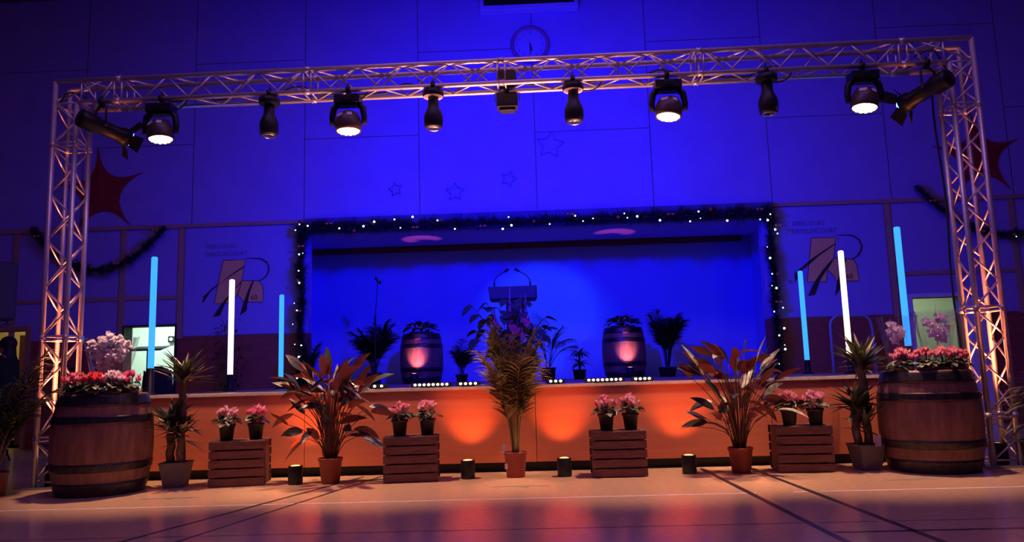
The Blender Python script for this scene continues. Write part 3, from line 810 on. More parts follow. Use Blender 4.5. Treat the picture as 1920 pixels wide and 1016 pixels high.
garland('garland', 'dark tinsel garland with white fairy lights across the stage opening top', [(OPX0 - 0.10 + (OPX1 - OPX0 + 0.2) * k / 20, GY, 3.42 + 0.012 * math.sin(k * 1.9)) for k in range(21)], 0.20, 9500, 27, 11, seed=3)
def vert(x, z1): return [(x + 0.02 * math.sin(k * 1.3), GY + 0.02, z1 - (z1 - 0.90) * k / 14) for k in range(15)]
garland('garland', 'dark tinsel garland with fairy lights down left side of stage opening', vert(OPX0 - 0.06, 3.42), 0.17, 4200, 14, 4, seed=5)
garland('garland', 'dark tinsel garland with fairy lights down right side of stage opening', vert(OPX1 + 0.08, 3.44), 0.17, 4200, 15, 4, seed=6)
def swag(a, b_, dip, n=24): return [(a[0] + (b_[0] - a[0]) * k / n, WY - 0.10, a[1] + (b_[1] - a[1]) * k / n - dip * 4 * (k / n) * (1 - k / n)) for k in range(n + 1)]
garland('garland', 'unlit tinsel swag on the wall behind the left truss tower', swag((-8.35, 3.60), (-6.10, 3.56), 0.72), 0.12, 3000, 0, 7, seed=8)
garland('garland', 'unlit tinsel swag on the wall behind the right truss tower', swag((6.15, 3.78), (8.75, 3.6), 0.75), 0.12, 3000, 2, 6, seed=9)

# painted municipal emblems on both smooth wall panels
def emblem(ox, oy, k, golds, darks, arc, words, num, lab):
    Y = WY - 0.0165
    P = lambda q, dy=0.0: at(ox + q[0] / k, oy + q[1] / k, Y - dy)
    c = P(golds[0][0])
    e = thing('wall_emblem', lab, 'emblem', (c.x, Y, c.z), 0, 'painted town emblems')
    o_ = Vector((c.x, Y, c.z))
    for g_ in golds:
        b = MB(); b.poly([P(q) - o_ for q in g_], (0, -0.003, 0)); b.build('gold_shape', 'logo_gold', e)
        n = len(g_); b = MB(); b.tube([P(g_[i % n], 0.003) - o_ for i in range(n + 1)], 0.0055, 5); b.build('outline', 'logo_dark', e)
    for d_ in darks:
        b = MB(); b.poly([P(q, 0.005) - o_ for q in d_], (0, -0.003, 0)); b.build('dark_stroke', 'logo_dark', e)
    b = MB(); n = len(arc); b.tube([P(q, 0.003) - o_ for q in arc], [0.004 + 0.010 * math.sin(PI * i / (n - 1)) for i in range(n)], 5); b.build('bowl_line', 'logo_dark', e)
    for body, q, sz, mt, nm, sx in words:
        text_mesh(body, sz, mt, nm, e, P(q, 0.004) - o_, 0.0015, sx)
    return e
emblem(360, 440, 5.644,
       [[(330, 272), (567, 262), (527, 485), (480, 640), (390, 725), (235, 728)], [(527, 487), (640, 487), (705, 490), (738, 525), (752, 580), (752, 710), (545, 712), (520, 670), (485, 635)]],
       [[(560, 325), (553, 345), (450, 410), (300, 510), (200, 600), (112, 730), (118, 655), (210, 570), (330, 485), (450, 395)],
        [(525, 487), (525, 500), (470, 560), (400, 640), (350, 730), (297, 858), (222, 870), (320, 720), (390, 640), (460, 560)],
        [(640, 487), (655, 490), (615, 600), (588, 720), (577, 805), (506, 855), (545, 720), (580, 620)]],
       [(570, 250), (650, 250), (735, 255), (790, 290), (815, 340), (808, 400), (775, 450), (735, 478), (700, 488)],
       [('RIBECOURT', (150, 150), 0.105, 'lettering', 'lettering', 0.92), ('DRESLINCOURT', (145, 232), 0.105, 'lettering', 'lettering', 0.92), ('60', (620, 690), 0.125, 'logo_dark', 'number', 0.9)],
       None, 'gold and black town emblem lettered RIBECOURT on the left wall panel')
emblem(1460, 390, 5.645,
       [[(345, 318), (603, 310), (582, 533), (515, 655), (505, 778), (303, 783)], [(582, 533), (720, 535), (790, 545), (825, 600), (850, 770), (612, 772), (590, 735), (550, 680), (515, 655)]],
       [[(597, 372), (595, 388), (430, 500), (330, 590), (260, 645), (172, 785), (168, 690), (240, 630), (330, 550), (460, 460)],
        [(585, 528), (580, 540), (510, 650), (440, 760), (382, 918), (308, 930), (380, 780), (470, 650), (540, 570)],
        [(708, 538), (722, 535), (690, 620), (650, 760), (645, 860), (598, 925), (615, 790), (660, 640)]],
       [(605, 288), (690, 285), (780, 290), (850, 335), (878, 400), (865, 460), (830, 510), (780, 540), (745, 542)],
       [('RIBECOURT', (145, 190), 0.108, 'lettering', 'lettering', 0.92), ('DRESLINCOURT', (140, 272), 0.108, 'lettering', 'lettering', 0.92), ('60', (712, 748), 0.125, 'logo_dark', 'number', 0.9)],
       None, 'gold and black town emblem lettered RIBECOURT on the right wall panel')

# ------------------------------------------------------------------ light tubes, footlights, uplights
def led_tube(x, y, zb, zt, mt, lab, grp):
    t = thing('light_tube', lab, 'light tube', (x, y, STZ), 0, grp)
    b = MB(); b.lathe([(0, 0), (0.085, 0), (0.085, 0.012), (0.05, 0.02), (0.04, 0.03), (0.04, zb - STZ), (0, zb - STZ)], 20); b.build('base', 'blackplastic', t)
    b = MB(); r = 0.034; b.lathe([(0, zb - STZ), (r, zb - STZ), (r, zt - STZ - 0.012), (r * 0.7, zt - STZ), (0, zt - STZ)], 20); b.build('diffuser', mt, t)
    return t
GT = 'standing LED light tubes'
led_tube(-4.30, 8.3, 1.15, 2.40, 'tube_blue', 'tall blue glowing light tube by the left doorway, nearest the left tower', GT)
led_tube(-3.94, 9.6, 1.07, 2.29, 'tube_warm', 'warm white glowing light tube in front of the left emblem', GT)
led_tube(-3.73, 10.9, 1.02, 2.22, 'tube_blue', 'blue glowing light tube beside the left garland', GT)
led_tube(3.79, 10.9, 1.05, 2.32, 'tube_blue', 'blue glowing light tube beside the right garland', GT)
led_tube(3.865, 9.6, 1.10, 2.40, 'tube_warm', 'warm white glowing light tube in front of the right emblem', GT)
led_tube(3.97, 8.3, 1.15, 2.45, 'tube_blue', 'tall blue glowing light tube behind the wrapped orchids on right barrel', GT)

def footlight(xa, xb, n, lab, y=7.98, rot=0):
    xm = (xa + xb) / 2; w_ = abs(xb - xa)
    f = thing('footlight_bar', lab, 'footlight', (xm, y, STZ), rot, 'small footlight bars along the stage edge')
    b = MB(); b.box((0, 0.03, 0.028), (w_ + 0.04, 0.05, 0.045)); b.box((0, 0.03, 0.003), (w_ * 0.6, 0.09, 0.006)); b.build('housing', 'blackplastic', f, 0.004)
    for k in range(n):
        b = MB(); b.ball(((-0.5 + (k + 0.5) / n) * w_, -0.004, 0.032), 0.0155, 10, 6, sc=(1, 0.5, 0.85)); b.build('lens', 'led_dot', f)
    q = Vector((xm, y - 0.03, STZ + 0.06))
    lamp('footlight_beam', 'SPOT', q, (xm, 7.40, 3.95), (1.0, 0.38, 0.28), 58 * n, size=62, blend=0.8, radius=0.02)
def sx_(px_, py_=716): return at(px_, py_, 7.98).x
footlight(sx_(623), sx_(673), 5, 'five-lamp footlight bar behind the leaves of the left red-stemmed plant')
footlight(sx_(696), sx_(722), 2, 'two-lamp footlight at the right edge of the left red-stemmed plant')
footlight(sx_(774), sx_(842), 8, 'eight-lamp footlight bar in front of the left stage barrel')
footlight(sx_(859), sx_(896), 4, 'four-lamp footlight bar just left of the central palm')
footlight(sx_(1028), sx_(1056), 3, 'three-lamp footlight just right of the central palm')
footlight(sx_(1100), sx_(1168), 8, 'eight-lamp footlight bar in front of the right stage barrel')
footlight(sx_(1188), sx_(1222), 4, 'four-lamp footlight bar right of the right stage barrel')

def uplight(p, lab, tgt, col, pw, size, grp):
    u = thing('uplight', lab, 'uplight', p, rnd.uniform(0, 1), grp)
    b = MB(); b.lathe([(0, 0), (0.064, 0), (0.068, 0.006), (0.068, 0.165), (0.064, 0.172), (0.052, 0.172), (0.05, 0.165)], 28); b.build('housing', 'blackplastic', u)
    b = MB(); b.lathe([(0.05, 0.168), (0.03, 0.176), (0, 0.178)], 24); b.build('lens', 'up_glow', u)
    q = Vector(p) + Vector((0, 0, 0.185))
    lamp('uplight_beam', 'SPOT', q, tgt, col, pw, size=size, blend=0.85, radius=0.03)
GU = 'amber uplights along the stage front'
for (x, y, lab) in ((-2.34, 7.28, 'small black amber uplight beside the left terracotta-potted plant'), (-0.71, 7.38, 'small black amber uplight left of the central palm'),
                    (0.21, 7.37, 'small black amber uplight right of the central palm'), (1.38, 7.34, 'small black amber uplight beside the right terracotta-potted plant')):
    uplight((x, y, 0), lab, (x, SFY, 0.185 + (SFY - y) * 1.05), AMBER, P_UP, 74, GU)
uplight((-2.05, 12.45, STZ), 'small uplight at the foot of the left stage barrel', (-2.05, 12.80, STZ + 0.42), (1.0, 0.30, 0.42), P_BARREL, 48, 'uplights on the stage')
uplight((1.48, 12.45, STZ), 'small uplight at the foot of the right stage barrel', (1.48, 12.80, STZ + 0.42), (1.0, 0.30, 0.42), P_BARREL, 48, 'uplights on the stage')

for x in (-2.05, 1.48): lamp('uplight_ceiling_beam', 'SPOT', (x, 12.45, STZ + 0.185), (x - 0.02, 13.62, RZ), (0.8, 0.12, 0.55), 150, size=17, blend=0.4, radius=0.03)

# ------------------------------------------------------------------ barrels
def make_barrel(p, rot, lab, grp, k=1.0, group_loc=None):
    H, rb, rh = 0.90, 0.435, 0.365
    b_ = thing('wooden_barrel', lab, 'barrel', p, rot, grp)
    def rad(z): t_ = (z / H - 0.5) * 2; return rh + (rb - rh) * (1 - abs(t_) ** 2.2)
    prof = [(rh - 0.05, 0.045), (rh - 0.03, 0.0)] + [(rad(H * j / 22), H * j / 22) for j in range(23)] + [(rh - 0.025, H), (rh - 0.03, H - 0.14)]
    body = MB(); body.lathe(prof, 64, wob=lambda a, j: 1 - 0.006 * (1 if (a * 32 / (2 * PI)) % 1 < 0.12 else 0)); body.build('staves', 'oak', b_)
    for z in (0.042, H - 0.13):
        hd_ = MB(); hd_.lathe([(rh - 0.03, z), (0, z)], 48); hd_.build('barrel_head', 'oakhead', b_)
    for z0, z1 in ((0.0, 0.115), (0.215, 0.285), (H - 0.285 + 0.02, H - 0.215 + 0.02), (H - 0.105, H - 0.005)):
        hp = MB(); n = 5
        pr = [(rad(z0 + (z1 - z0) * j / n) + 0.006, z0 + (z1 - z0) * j / n) for j in range(n + 1)]
        hp.lathe([(pr[0][0] - 0.008, z0)] + pr + [(pr[-1][0] - 0.008, z1)], 64)
        for a in (0.4, 0.55): hp.ball(((rad((z0 + z1) / 2) + 0.006) * math.cos(a - 1.8), (rad((z0 + z1) / 2) + 0.006) * math.sin(a - 1.8), (z0 + z1) / 2), 0.010, 8, 5)
        hp.build('hoop', 'iron', b_)
    return b_
bar0 = make_barrel((-4.10, 7.08, 0), 0.3, 'large oak wine barrel at the left end, in front of the truss tower', 'wooden barrels')
dup(bar0, (3.58, 7.22, 0), 0.9, 'large oak wine barrel at the right end, beside the truss tower')
for x, lab in ((-2.03, 'oak barrel standing on the stage left of the lectern'), (1.47, 'oak barrel standing on the stage right of the lectern')):
    o = dup(bar0, (x, 13.15, STZ), 1.7, lab); o.scale = (0.86, 0.86, 0.95)

# ------------------------------------------------------------------ crates
def make_crate(p, rot, lab):
    w, d, h = 0.51, 0.34, 0.42
    c = thing('wooden_crate', lab, 'crate', p, rot, 'slatted wooden crates')
    hs = h / 5
    for i in range(5):
        for s_ in (-1, 1):
            b = MB(); b.box((rnd.uniform(-0.002, 0.002), s_ * (d / 2 - 0.006), hs * (i + 0.5)), (w, 0.012, hs - 0.014)); b.build('slat', 'crate', c, 0.0015)
    for s_ in (-1, 1):
        for j in range(4):
            b = MB(); b.box((s_ * (w / 2 - 0.022), (j - 1.5) * 0.082, h / 2), (0.014, 0.072, h - 0.008)); b.build('end_board', 'crate', c, 0.0015)
    for j in range(4):
        b = MB(); b.box((0, (j - 1.5) * 0.082, h - 0.006), (w - 0.002, 0.074, 0.012)); b.build('top_board', 'crate', c, 0.0015)
    for s_ in (-1, 1):
        for q in (-1, 1):
            b = MB(); b.box((s_ * (w / 2 - 0.045), q * (d / 2 - 0.03), h / 2 - 0.004), (0.03, 0.03, h - 0.02)); b.build('corner_post', 'crate', c)
    return c
CR = []
cr0 = make_crate((-2.90, 7.36, 0), R(9), 'slatted wooden crate farthest left, next to the left yucca')
crates = [((-2.90, 7.36), R(9)), ((-1.24, 7.36), R(5)), ((0.72, 7.36), 0.0), ((2.44, 7.37), R(-5))]
dup(cr0, (-1.24, 7.36, 0), R(5), 'slatted wooden crate between the left red-stemmed plant and an uplight')
dup(cr0, (0.72, 7.36, 0), 0.0, 'slatted wooden crate right of the central palm')
dup(cr0, (2.44, 7.37, 0), R(-5), 'slatted wooden crate farthest right, next to the right yucca')

# ------------------------------------------------------------------ plants
def pot_mesh(parent, r0, r1, h, mt, soil_z=None, seg=28, lip=0.012):
    b = MB(); b.lathe([(0, 0), (r0, 0), (r1 - 0.004, h - lip * 2), (r1 + 0.004, h - lip * 2), (r1 + 0.005, h), (r1 - 0.006, h), (r1 - 0.012, h * 0.8)], seg); b.build('pot', mt, parent)
    b = MB(); b.lathe([(r1 - 0.010, (soil_z or h * 0.88)), (0, (soil_z or h * 0.88) + 0.006)], seg); b.build('soil', 'soil', parent)

def petal_flower(mb, c, size, g, m=0, reflex=True):
    for k in range(5):
        a = k * 2 * PI / 5 + g.uniform(-0.3, 0.3)
        d = Vector((math.cos(a) * 0.55, math.sin(a) * 0.55, 0.9 if reflex else 0.2))
        mb.leaf(c, d, size * g.uniform(0.85, 1.15), size * 0.62, droop=-0.3 if reflex else 0.3, m=m, seg=3, fold=0.3, twist=g.uniform(-0.5, 0.5))

def make_cyclamen(p, lab, grp, flower, pot='blackpot', seed=1, sc=1.0, tall=1.0, twin=None, nf=24):
    g = random.Random(seed)
    c = thing('cyclamen', lab, 'potted flower', p, g.uniform(0, 6), grp)
    pot_mesh(c, 0.056, 0.076, 0.155, pot)
    b = MB(); st_ = MB(); f = MB()
    for k in range(30):
        a = g.uniform(0, 2 * PI); r = g.uniform(0.03, 0.13); z = 0.155 + 0.075 * (1 - r / 0.15) + g.uniform(-0.01, 0.03)
        d = Vector((math.cos(a), math.sin(a), g.uniform(-0.15, 0.45)))
        b.leaf((r * math.cos(a) * 0.75, r * math.sin(a) * 0.75, z), d, g.uniform(0.055, 0.085), g.uniform(0.055, 0.078), droop=0.9, seg=4, fold=0.15, twist=g.uniform(-0.3, 0.3), shape=lambda t: math.sin(PI * (0.18 + 0.82 * t) ** 0.9) if t < 1 else 0)
        st_.tube([(0.02 * math.cos(a), 0.02 * math.sin(a), 0.13), (r * math.cos(a) * 0.75, r * math.sin(a) * 0.75, z)], 0.002, 4)
    for k in range(nf):
        a = g.uniform(0, 2 * PI); r = 0.095 * math.sqrt(g.random()); z = (0.225 + 0.06 * (1 - (r / 0.10) ** 2) + g.uniform(-0.015, 0.015)) * (0.75 + 0.25 * tall)
        q = Vector((r * math.cos(a), r * math.sin(a), z))
        st_.tube([(q.x * 0.3, q.y * 0.3, 0.14), (q.x * 0.8, q.y * 0.8, z * 0.8), q], 0.0018, 4)
        petal_flower(f, q, g.uniform(0.040, 0.055), g, m=0 if g.random() < 0.7 else 1)
    b.build('leaves', 'cycleaf', c); st_.build('stalks', 'calastem', c); f.build('flower_cluster', [flower, twin or 'palepink'], c)
    c.scale = (sc, sc, sc)
    return c
def on_crate(i, dx, dy):
    (x, y), r = crates[i]
    return (x + dx * math.cos(r) - dy * math.sin(r), y + dx * math.sin(r) + dy * math.cos(r), 0.4205)
GC = 'potted cyclamens on the crates'
for i, dx, dy, fl, tw, sd, lab in (
        (0, -0.12, -0.06, 'palepink', 'pink', 11, 'pale pink cyclamen in black pot, left one on the far-left crate'),
        (0, 0.14, -0.01, 'pink', 'magenta', 12, 'pink and magenta cyclamen in black pot, right one on the far-left crate'),
        (1, -0.11, -0.05, 'pink', 'palepink', 13, 'pink cyclamen, left one on the crate beside left red-stemmed plant'),
        (1, 0.15, -0.02, 'palepink', 'pink', 14, 'pale pink cyclamen, right one on crate beside left red-stemmed plant'),
        (2, -0.10, -0.04, 'pink', 'palepink', 15, 'pink cyclamen, left one on the crate right of central palm'),
        (2, 0.13, -0.03, 'palepink', 'pink', 16, 'pale pink cyclamen, right one on the crate right of central palm'),
        (3, -0.10, -0.06, 'pink', 'palepink', 17, 'pink cyclamen in black pot, left one on the far-right crate'),
        (3, 0.14, -0.05, 'palepink', 'pink', 18, 'whitish pink cyclamen in black pot, right one on the far-right crate')):
    make_cyclamen(on_crate(i, dx, dy), lab, GC, fl, seed=sd, twin=tw)
GB = 'potted cyclamens on the front barrels'
HZ = 0.772
for x, y, fl, tw, sd, lab in (
        (-4.34, 6.98, 'redpetal', 'coral', 21, 'crimson cyclamen at the left edge of the left front barrel'),
        (-4.22, 6.86, 'coral', 'pink', 22, 'coral pink cyclamen, second from left on left front barrel'),
        (-4.06, 6.82, 'redpetal', 'palepink', 23, 'red and pale pink cyclamen in the middle of left front barrel'),
        (-3.91, 6.87, 'white', 'palepink', 24, 'white cyclamen, second from right on left front barrel'),
        (-3.82, 7.02, 'magenta', 'pink', 25, 'magenta cyclamen at the right edge of left front barrel'),
        (3.33, 7.10, 'coral', 'palepink', 26, 'salmon pink cyclamen at left edge of right front barrel'),
        (3.48, 6.98, 'coral', 'pink', 27, 'coral cyclamen, second from left on right front barrel'),
        (3.64, 6.97, 'pink', 'coral', 28, 'deep pink cyclamen, second from right on right front barrel'),
        (3.79, 7.05, 'coral', 'redpetal', 29, 'coral red cyclamen at right edge of right front barrel')):
    c = make_cyclamen((x, y, HZ), lab, GB, fl, pot='brownpot', seed=sd, twin=tw, sc=0.98, tall=1.2, nf=34)

def make_wrapped(p, lab, blooms, kind, h, seed, spread, flm='orchid'):
    """flowering stems in a clear pot sleeve, standing on a barrel head"""
    g = random.Random(seed)
    o = thing('wrapped_orchid', lab, 'wrapped flower', p, 0, 'cellophane-wrapped plants on the front barrels')
    pot_mesh(o, 0.045, 0.06, 0.12, 'brownpot')
    s_ = MB(); f = MB(); lv = MB()
    for k in range(6):
        a = g.uniform(0, 6.28); lv.leaf((0, 0, 0.12), (math.cos(a), math.sin(a), 0.6), g.uniform(0.13, 0.2), 0.055, droop=1.2, seg=5)
    top = Vector((spread[0], spread[1], h))
    path = [Vector((0, 0, 0.11)), Vector((spread[0] * 0.2, spread[1] * 0.2, h * 0.5)), Vector((spread[0] * 0.6, spread[1] * 0.6, h * 0.85)), top]
    s_.tube(path, 0.0035, 5)
    s_.tube([(0.012, 0, 0.11), (0.02 + spread[0] * 0.5, 0, h * 1.02)], 0.0028, 5)
    for q in blooms:
        c = Vector(q)
        s_.tube([top.lerp(c, 0.0), c], 0.002, 4)
        if kind == 'orchid':
            for j in range(5):
                a = j * 2 * PI / 5 + g.uniform(-0.15, 0.15) + 0.3
                f.leaf(c, (math.cos(a), -0.25, math.sin(a)), 0.058 * g.uniform(0.9, 1.15), 0.056, droop=0.15, seg=4, fold=0.1, twist=1.4)
            f.ball(c + Vector((0, -0.012, 0)), 0.010, 8, 5)
        else:
            for j in range(9):
                d = Vector((g.gauss(0, 1), g.gauss(0, 1) - 0.3, g.gauss(0, 1))).normalized()
                f.leaf(c, d, 0.055, 0.052, droop=0.2, seg=3, fold=0.12, twist=g.uniform(-1, 1))
    lv.build('leaves', 'cycleaf', o); s_.build('stalks', 'stem', o); f.build('blooms', [flm], o)
    w = MB(); nj = 9
    w.lathe([(0.062 + (spread[2] - 0.062) * (j / nj) ** 0.8, 0.02 + (h + 0.10 - 0.02) * j / nj) for j in range(nj + 1)], 40, wob=lambda a, j: 1 + 0.11 * math.sin(a * 7 + seed) * j / nj + 0.07 * math.sin(a * 13 + j * 0.7) * j / nj)
    w.build('cellophane_wrap', 'film', o)
    r_ = MB(); r_.leaf((0, -0.02, h * 0.9), (spread[0] * 0.3, -0.1, 1), 0.24, 0.006, droop=0.9, seg=8); r_.build('ribbon', 'sticker', o)
    return o
g = random.Random(5)
bl = [(0.01 + 0.16 * math.cos(k * 2.4) * r, 0.08 * math.sin(5.1 * k) - 0.04, 0.55 + 0.125 * math.sin(k * 2.4) * r) for k, r in [(k, math.sqrt((k + 0.5) / 44)) for k in range(44)]] + [(-0.05, -0.05, 0.38), (0.0, -0.05, 0.36), (-0.08, -0.03, 0.40), (0.03, -0.04, 0.40), (-0.03, -0.05, 0.34)]
make_wrapped((-4.07, 7.10, HZ), 'clear-wrapped plant with a round cluster of white blooms on left barrel', bl, 'cluster', 0.56, 31, (0.0, -0.02, 0.23), 'white')
make_wrapped((3.41, 7.30, HZ), 'clear-wrapped orchid with few blooms, left one on right barrel', [(-0.08, -0.03, 0.56), (-0.03, -0.05, 0.52), (-0.09, -0.03, 0.49), (-0.03, -0.05, 0.46), (-0.06, -0.04, 0.42), (-0.00, -0.04, 0.48)], 'orchid', 0.54, 33, (-0.08, -0.03, 0.165))
make_wrapped((3.74, 7.28, HZ), 'clear-wrapped orchid with many blooms, right one on right barrel', [(-0.09, -0.02, 0.58), (-0.05, -0.05, 0.55), (0.03, -0.03, 0.62), (0.07, -0.02, 0.60), (0.0, -0.05, 0.51), (-0.06, -0.04, 0.47), (0.04, -0.05, 0.48), (0.09, -0.02, 0.51), (-0.01, -0.05, 0.44), (0.04, -0.04, 0.42)], 'orchid', 0.58, 35, (0.02, -0.03, 0.175))

def make_palm(p, lab, seed, n, h, lean, fr, llen, pot, potmat, mt, stmat, name='areca_palm', grp=None, lw=0.018, cat='potted palm', base=0.5, droopk=1.0, nl=20):
    g = random.Random(seed)
    o = thing(name, lab, cat, p, 0, grp)
    pot_mesh(o, *pot, potmat)
    s_ = MB(); f = MB(); z0 = pot[2] * 0.85
    for k in range(n):
        a = 2 * PI * (k * 0.381966) + g.uniform(-0.2, 0.2)
        ln = lean * g.uniform(0.35, 1.1); hh = h * g.uniform(0.60, 1.0) * (1 - 0.18 * ln)
        p_ = Vector((0.035 * math.cos(a) * g.random(), 0.035 * math.sin(a) * g.random(), z0)); d = Vector((math.cos(a) * ln * 0.32, math.sin(a) * ln * 0.32, 1)).normalized()
        pts = [p_.copy()]; N_ = 14
        L_ = hh - z0 + 0.15
        for i in range(N_):
            t_ = i / N_
            d = (d + Vector((math.cos(a) * ln, math.sin(a) * ln, -0.35 * ln * droopk)) * (0.02 + 0.22 * t_ ** 2)).normalized()
            p_ = p_ + d * L_ / N_; pts.append(p_.copy())
        s_.tube(pts, [0.0065 * (1 - 0.75 * i / N_) + 0.001 for i in range(N_ + 1)], 5)
        i0 = base
        for j in range(nl):
            t_ = i0 + (1 - i0) * (j + g.random() * 0.5) / nl
            x = t_ * N_; i = min(N_ - 1, int(x)); q = pts[i].lerp(pts[i + 1], x - i); dd = (pts[i + 1] - pts[i]).normalized()
            sd = dd.cross(Vector((0, 0, 1)));
            if sd.length < 0.1: sd = Vector((-math.sin(a), math.cos(a), 0))
            sd.normalize()
            ll = llen * (0.45 + 0.75 * math.sin(PI * min(1, 0.15 + 0.85 * (t_ - i0) / (1 - i0)) ** 0.9)) * g.uniform(0.8, 1.1)
            for sg in (-1, 1):
                f.leaf(q, sd * sg * 0.75 + dd * 0.9 + Vector((0, 0, 0.12)), ll, lw, droop=g.uniform(0.5, 1.3), m=0 if g.random() < 0.8 else 1, seg=4, fold=0.35, twist=g.uniform(-0.4, 0.4))
    s_.build('stems', stmat, o); f.build('fronds', mt if isinstance(mt, list) else [mt, mt], o)
    return o
cp = make_palm((-0.255, 7.41, 0), 'tall narrow palm in dark red pot at the centre of the stage front', 41, 26, 1.46, 0.44, 0, 0.25, (0.088, 0.108, 0.235), 'redpot', ['palm', 'palm'], 'palmstem', lw=0.027, base=0.40, nl=18)
b = MB(); b.box((-0.108, -0.055, 0.27), (0.035, 0.004, 0.085), rot=Matrix.Rotation(R(12), 3, 'Y')); b.build('plant_label', 'tag', cp)
b = MB(); b.box((-0.085, -0.088, 0.11), (0.028, 0.004, 0.05)); b.build('plant_label', 'tag', cp)
make_palm((-5.06, 6.98, 0), 'dark arching palm in brown pot at the far left edge', 43, 18, 1.45, 0.78, 0, 0.26, (0.105, 0.125, 0.215), 'brownpot', ['palmdark', 'yucca'], 'palmstem', lw=0.022, base=0.35)

def make_yucca(p, lab, seed, trunks, tufts, square=True):
    g = random.Random(seed)
    o = thing('yucca', lab, 'potted yucca', p, 0, 'two yuccas in grey pots')
    b = MB()
    b.lathe([(0, 0), (0.125, 0), (0.172, 0.22), (0.180, 0.222), (0.180, 0.235), (0.165, 0.235), (0.160, 0.19)], 4, T=Matrix.Rotation(PI / 4 + 0.12, 4, 'Z'), smooth=False); b.build('pot', 'greypot', o, 0.006)
    b = MB(); b.lathe([(0.163, 0.20), (0, 0.205)], 4, T=Matrix.Rotation(PI / 4 + 0.12, 4, 'Z'), smooth=False); b.build('soil', 'soil', o)
    for (x, y, h, r) in trunks:
        b = MB(); n = 12
        b.tube([(x + 0.008 * math.sin(k), y, 0.19 + (h - 0.19) * k / n) for k in range(n + 1)], [r * (1 + 0.08 * (k % 2)) for k in range(n + 1)], 12); b.build('trunk', 'trunk', o)
    for (x, y, z, n, L_, up, dry) in tufts:
        b = MB()
        for k in range(n):
            a = k * 2.39996 + g.uniform(-0.3, 0.3); e = g.uniform(-0.25, 1.7) + up
            d = Vector((math.cos(a), math.sin(a), e))
            b.leaf((x, y, z + g.uniform(-0.09, 0.05)), d, L_ * g.uniform(0.7, 1.12), 0.050, droop=g.uniform(0.0, 0.5), m=1 if g.random() < dry else 0, seg=5, fold=0.35,
                   shape=lambda t: (0.55 + 0.9 * t) if t < 0.4 else max(0.0, 0.91 * (1 - ((t - 0.4) / 0.6) ** 1.6)))
        b.build('leaf_tuft', ['yucca', 'yuccadry'], o)
    return o
make_yucca((-3.50, 7.30, 0), 'yucca with pale-tipped leaves in grey pot beside left barrel', 51, [(0.03, 0.03, 1.02, 0.034), (-0.05, -0.02, 0.50, 0.036), (0.055, -0.05, 0.52, 0.03)],
           [(0.03, 0.03, 1.03, 52, 0.32, 0.25, 0.22), (-0.05, -0.02, 0.60, 48, 0.31, 0.15, 0.08), (0.06, -0.05, 0.52, 34, 0.27, -0.1, 0.12)])
y2 = make_yucca((3.02, 7.32, 0), 'dark green yucca in grey pot beside the right barrel', 52, [(0.04, 0.03, 0.98, 0.036), (-0.07, 0.0, 0.62, 0.036)],
           [(0.04, 0.03, 0.98, 56, 0.34, 0.25, 0.04), (-0.06, 0.0, 0.60, 46, 0.31, 0.15, 0.02), (-0.01, -0.07, 0.42, 20, 0.24, 0.2, 0.06)])
b = MB(); b.box((0.055, -0.145, 0.275), (0.055, 0.006, 0.10)); b.build('plant_label', 'tag', y2)

def make_calathea(p, lab, seed, n, red, pale):
    g = random.Random(seed)
    o = thing('calathea', lab, 'potted plant', p, 0, 'red-stemmed calatheas in terracotta pots')
    pot_mesh(o, 0.085, 0.112, 0.235, 'terracotta')
    s_ = MB(); f = MB(); f2 = MB(); f3 = MB()
    for k in range(n):
        a = k * 2.39996 + g.uniform(-0.25, 0.25); out = g.uniform(0.05, 0.40); 
        if k < 9: a = [PI, PI * 0.9, 0.1, 0.4, PI * 1.1, -0.2, PI * 0.75, 0.8, PI * 1.3][k]; out = g.uniform(0.22, 0.42)
        h = g.uniform(0.40, 0.98) if k % 3 else g.uniform(0.78, 1.10)
        h *= 1 - 0.25 * max(0, out - 0.3)
        q0 = Vector((0.05 * math.cos(a) * g.random(), 0.05 * math.sin(a) * g.random(), 0.2)); q = Vector((out * math.cos(a), out * math.sin(a) * (0.8 if math.sin(a) < 0 else 0.45), h))
        mid = q0.lerp(q, 0.55) + Vector((-0.16 * out * math.cos(a), -0.16 * out * math.sin(a), 0.05))
        s_.tube([q0, q0.lerp(mid, 0.5) + Vector((0, 0, 0.02)), mid, mid.lerp(q, 0.6) + Vector((0, 0, 0.015)), q], [0.005, 0.0045, 0.004, 0.0035, 0.003], 5)
        d = Vector((math.cos(a), math.sin(a), g.uniform(-0.55, 1.1))) if k % 3 else Vector((math.cos(a) * 0.7, math.sin(a) * 0.7, g.uniform(0.3, 1.6)))
        if d.y > 0: d.y *= 0.3
        tgt = f3 if (g.random() < red and h > 0.75) else (f2 if g.random() < pale else f)
        tgt.leaf(q, d, g.uniform(0.19, 0.30), g.uniform(0.070, 0.100), droop=g.uniform(0.1, 1.0), seg=7, fold=g.uniform(0.05, 0.3), twist=g.uniform(-1.2, 1.2),
                 shape=lambda t: math.sin(PI * min(1, 0.06 + 0.94 * t) ** 0.85) if t < 1 else 0)
    s_.build('stems', 'calastem', o); f.build('leaves', 'calathea', o)
    if f2.v: f2.build('pale_leaves', 'calapale', o)
    if f3.v: f3.build('red_leaves', 'calared', o)
    return o
make_calathea((-2.01, 7.30, 0), 'broad-leaved red-stemmed plant in terracotta pot, left of centre', 64, 84, 0.20, 0.24)
make_calathea((1.855, 7.30, 0), 'broad-leaved red-stemmed plant in terracotta pot, right of centre', 67, 78, 0.22, 0.24)

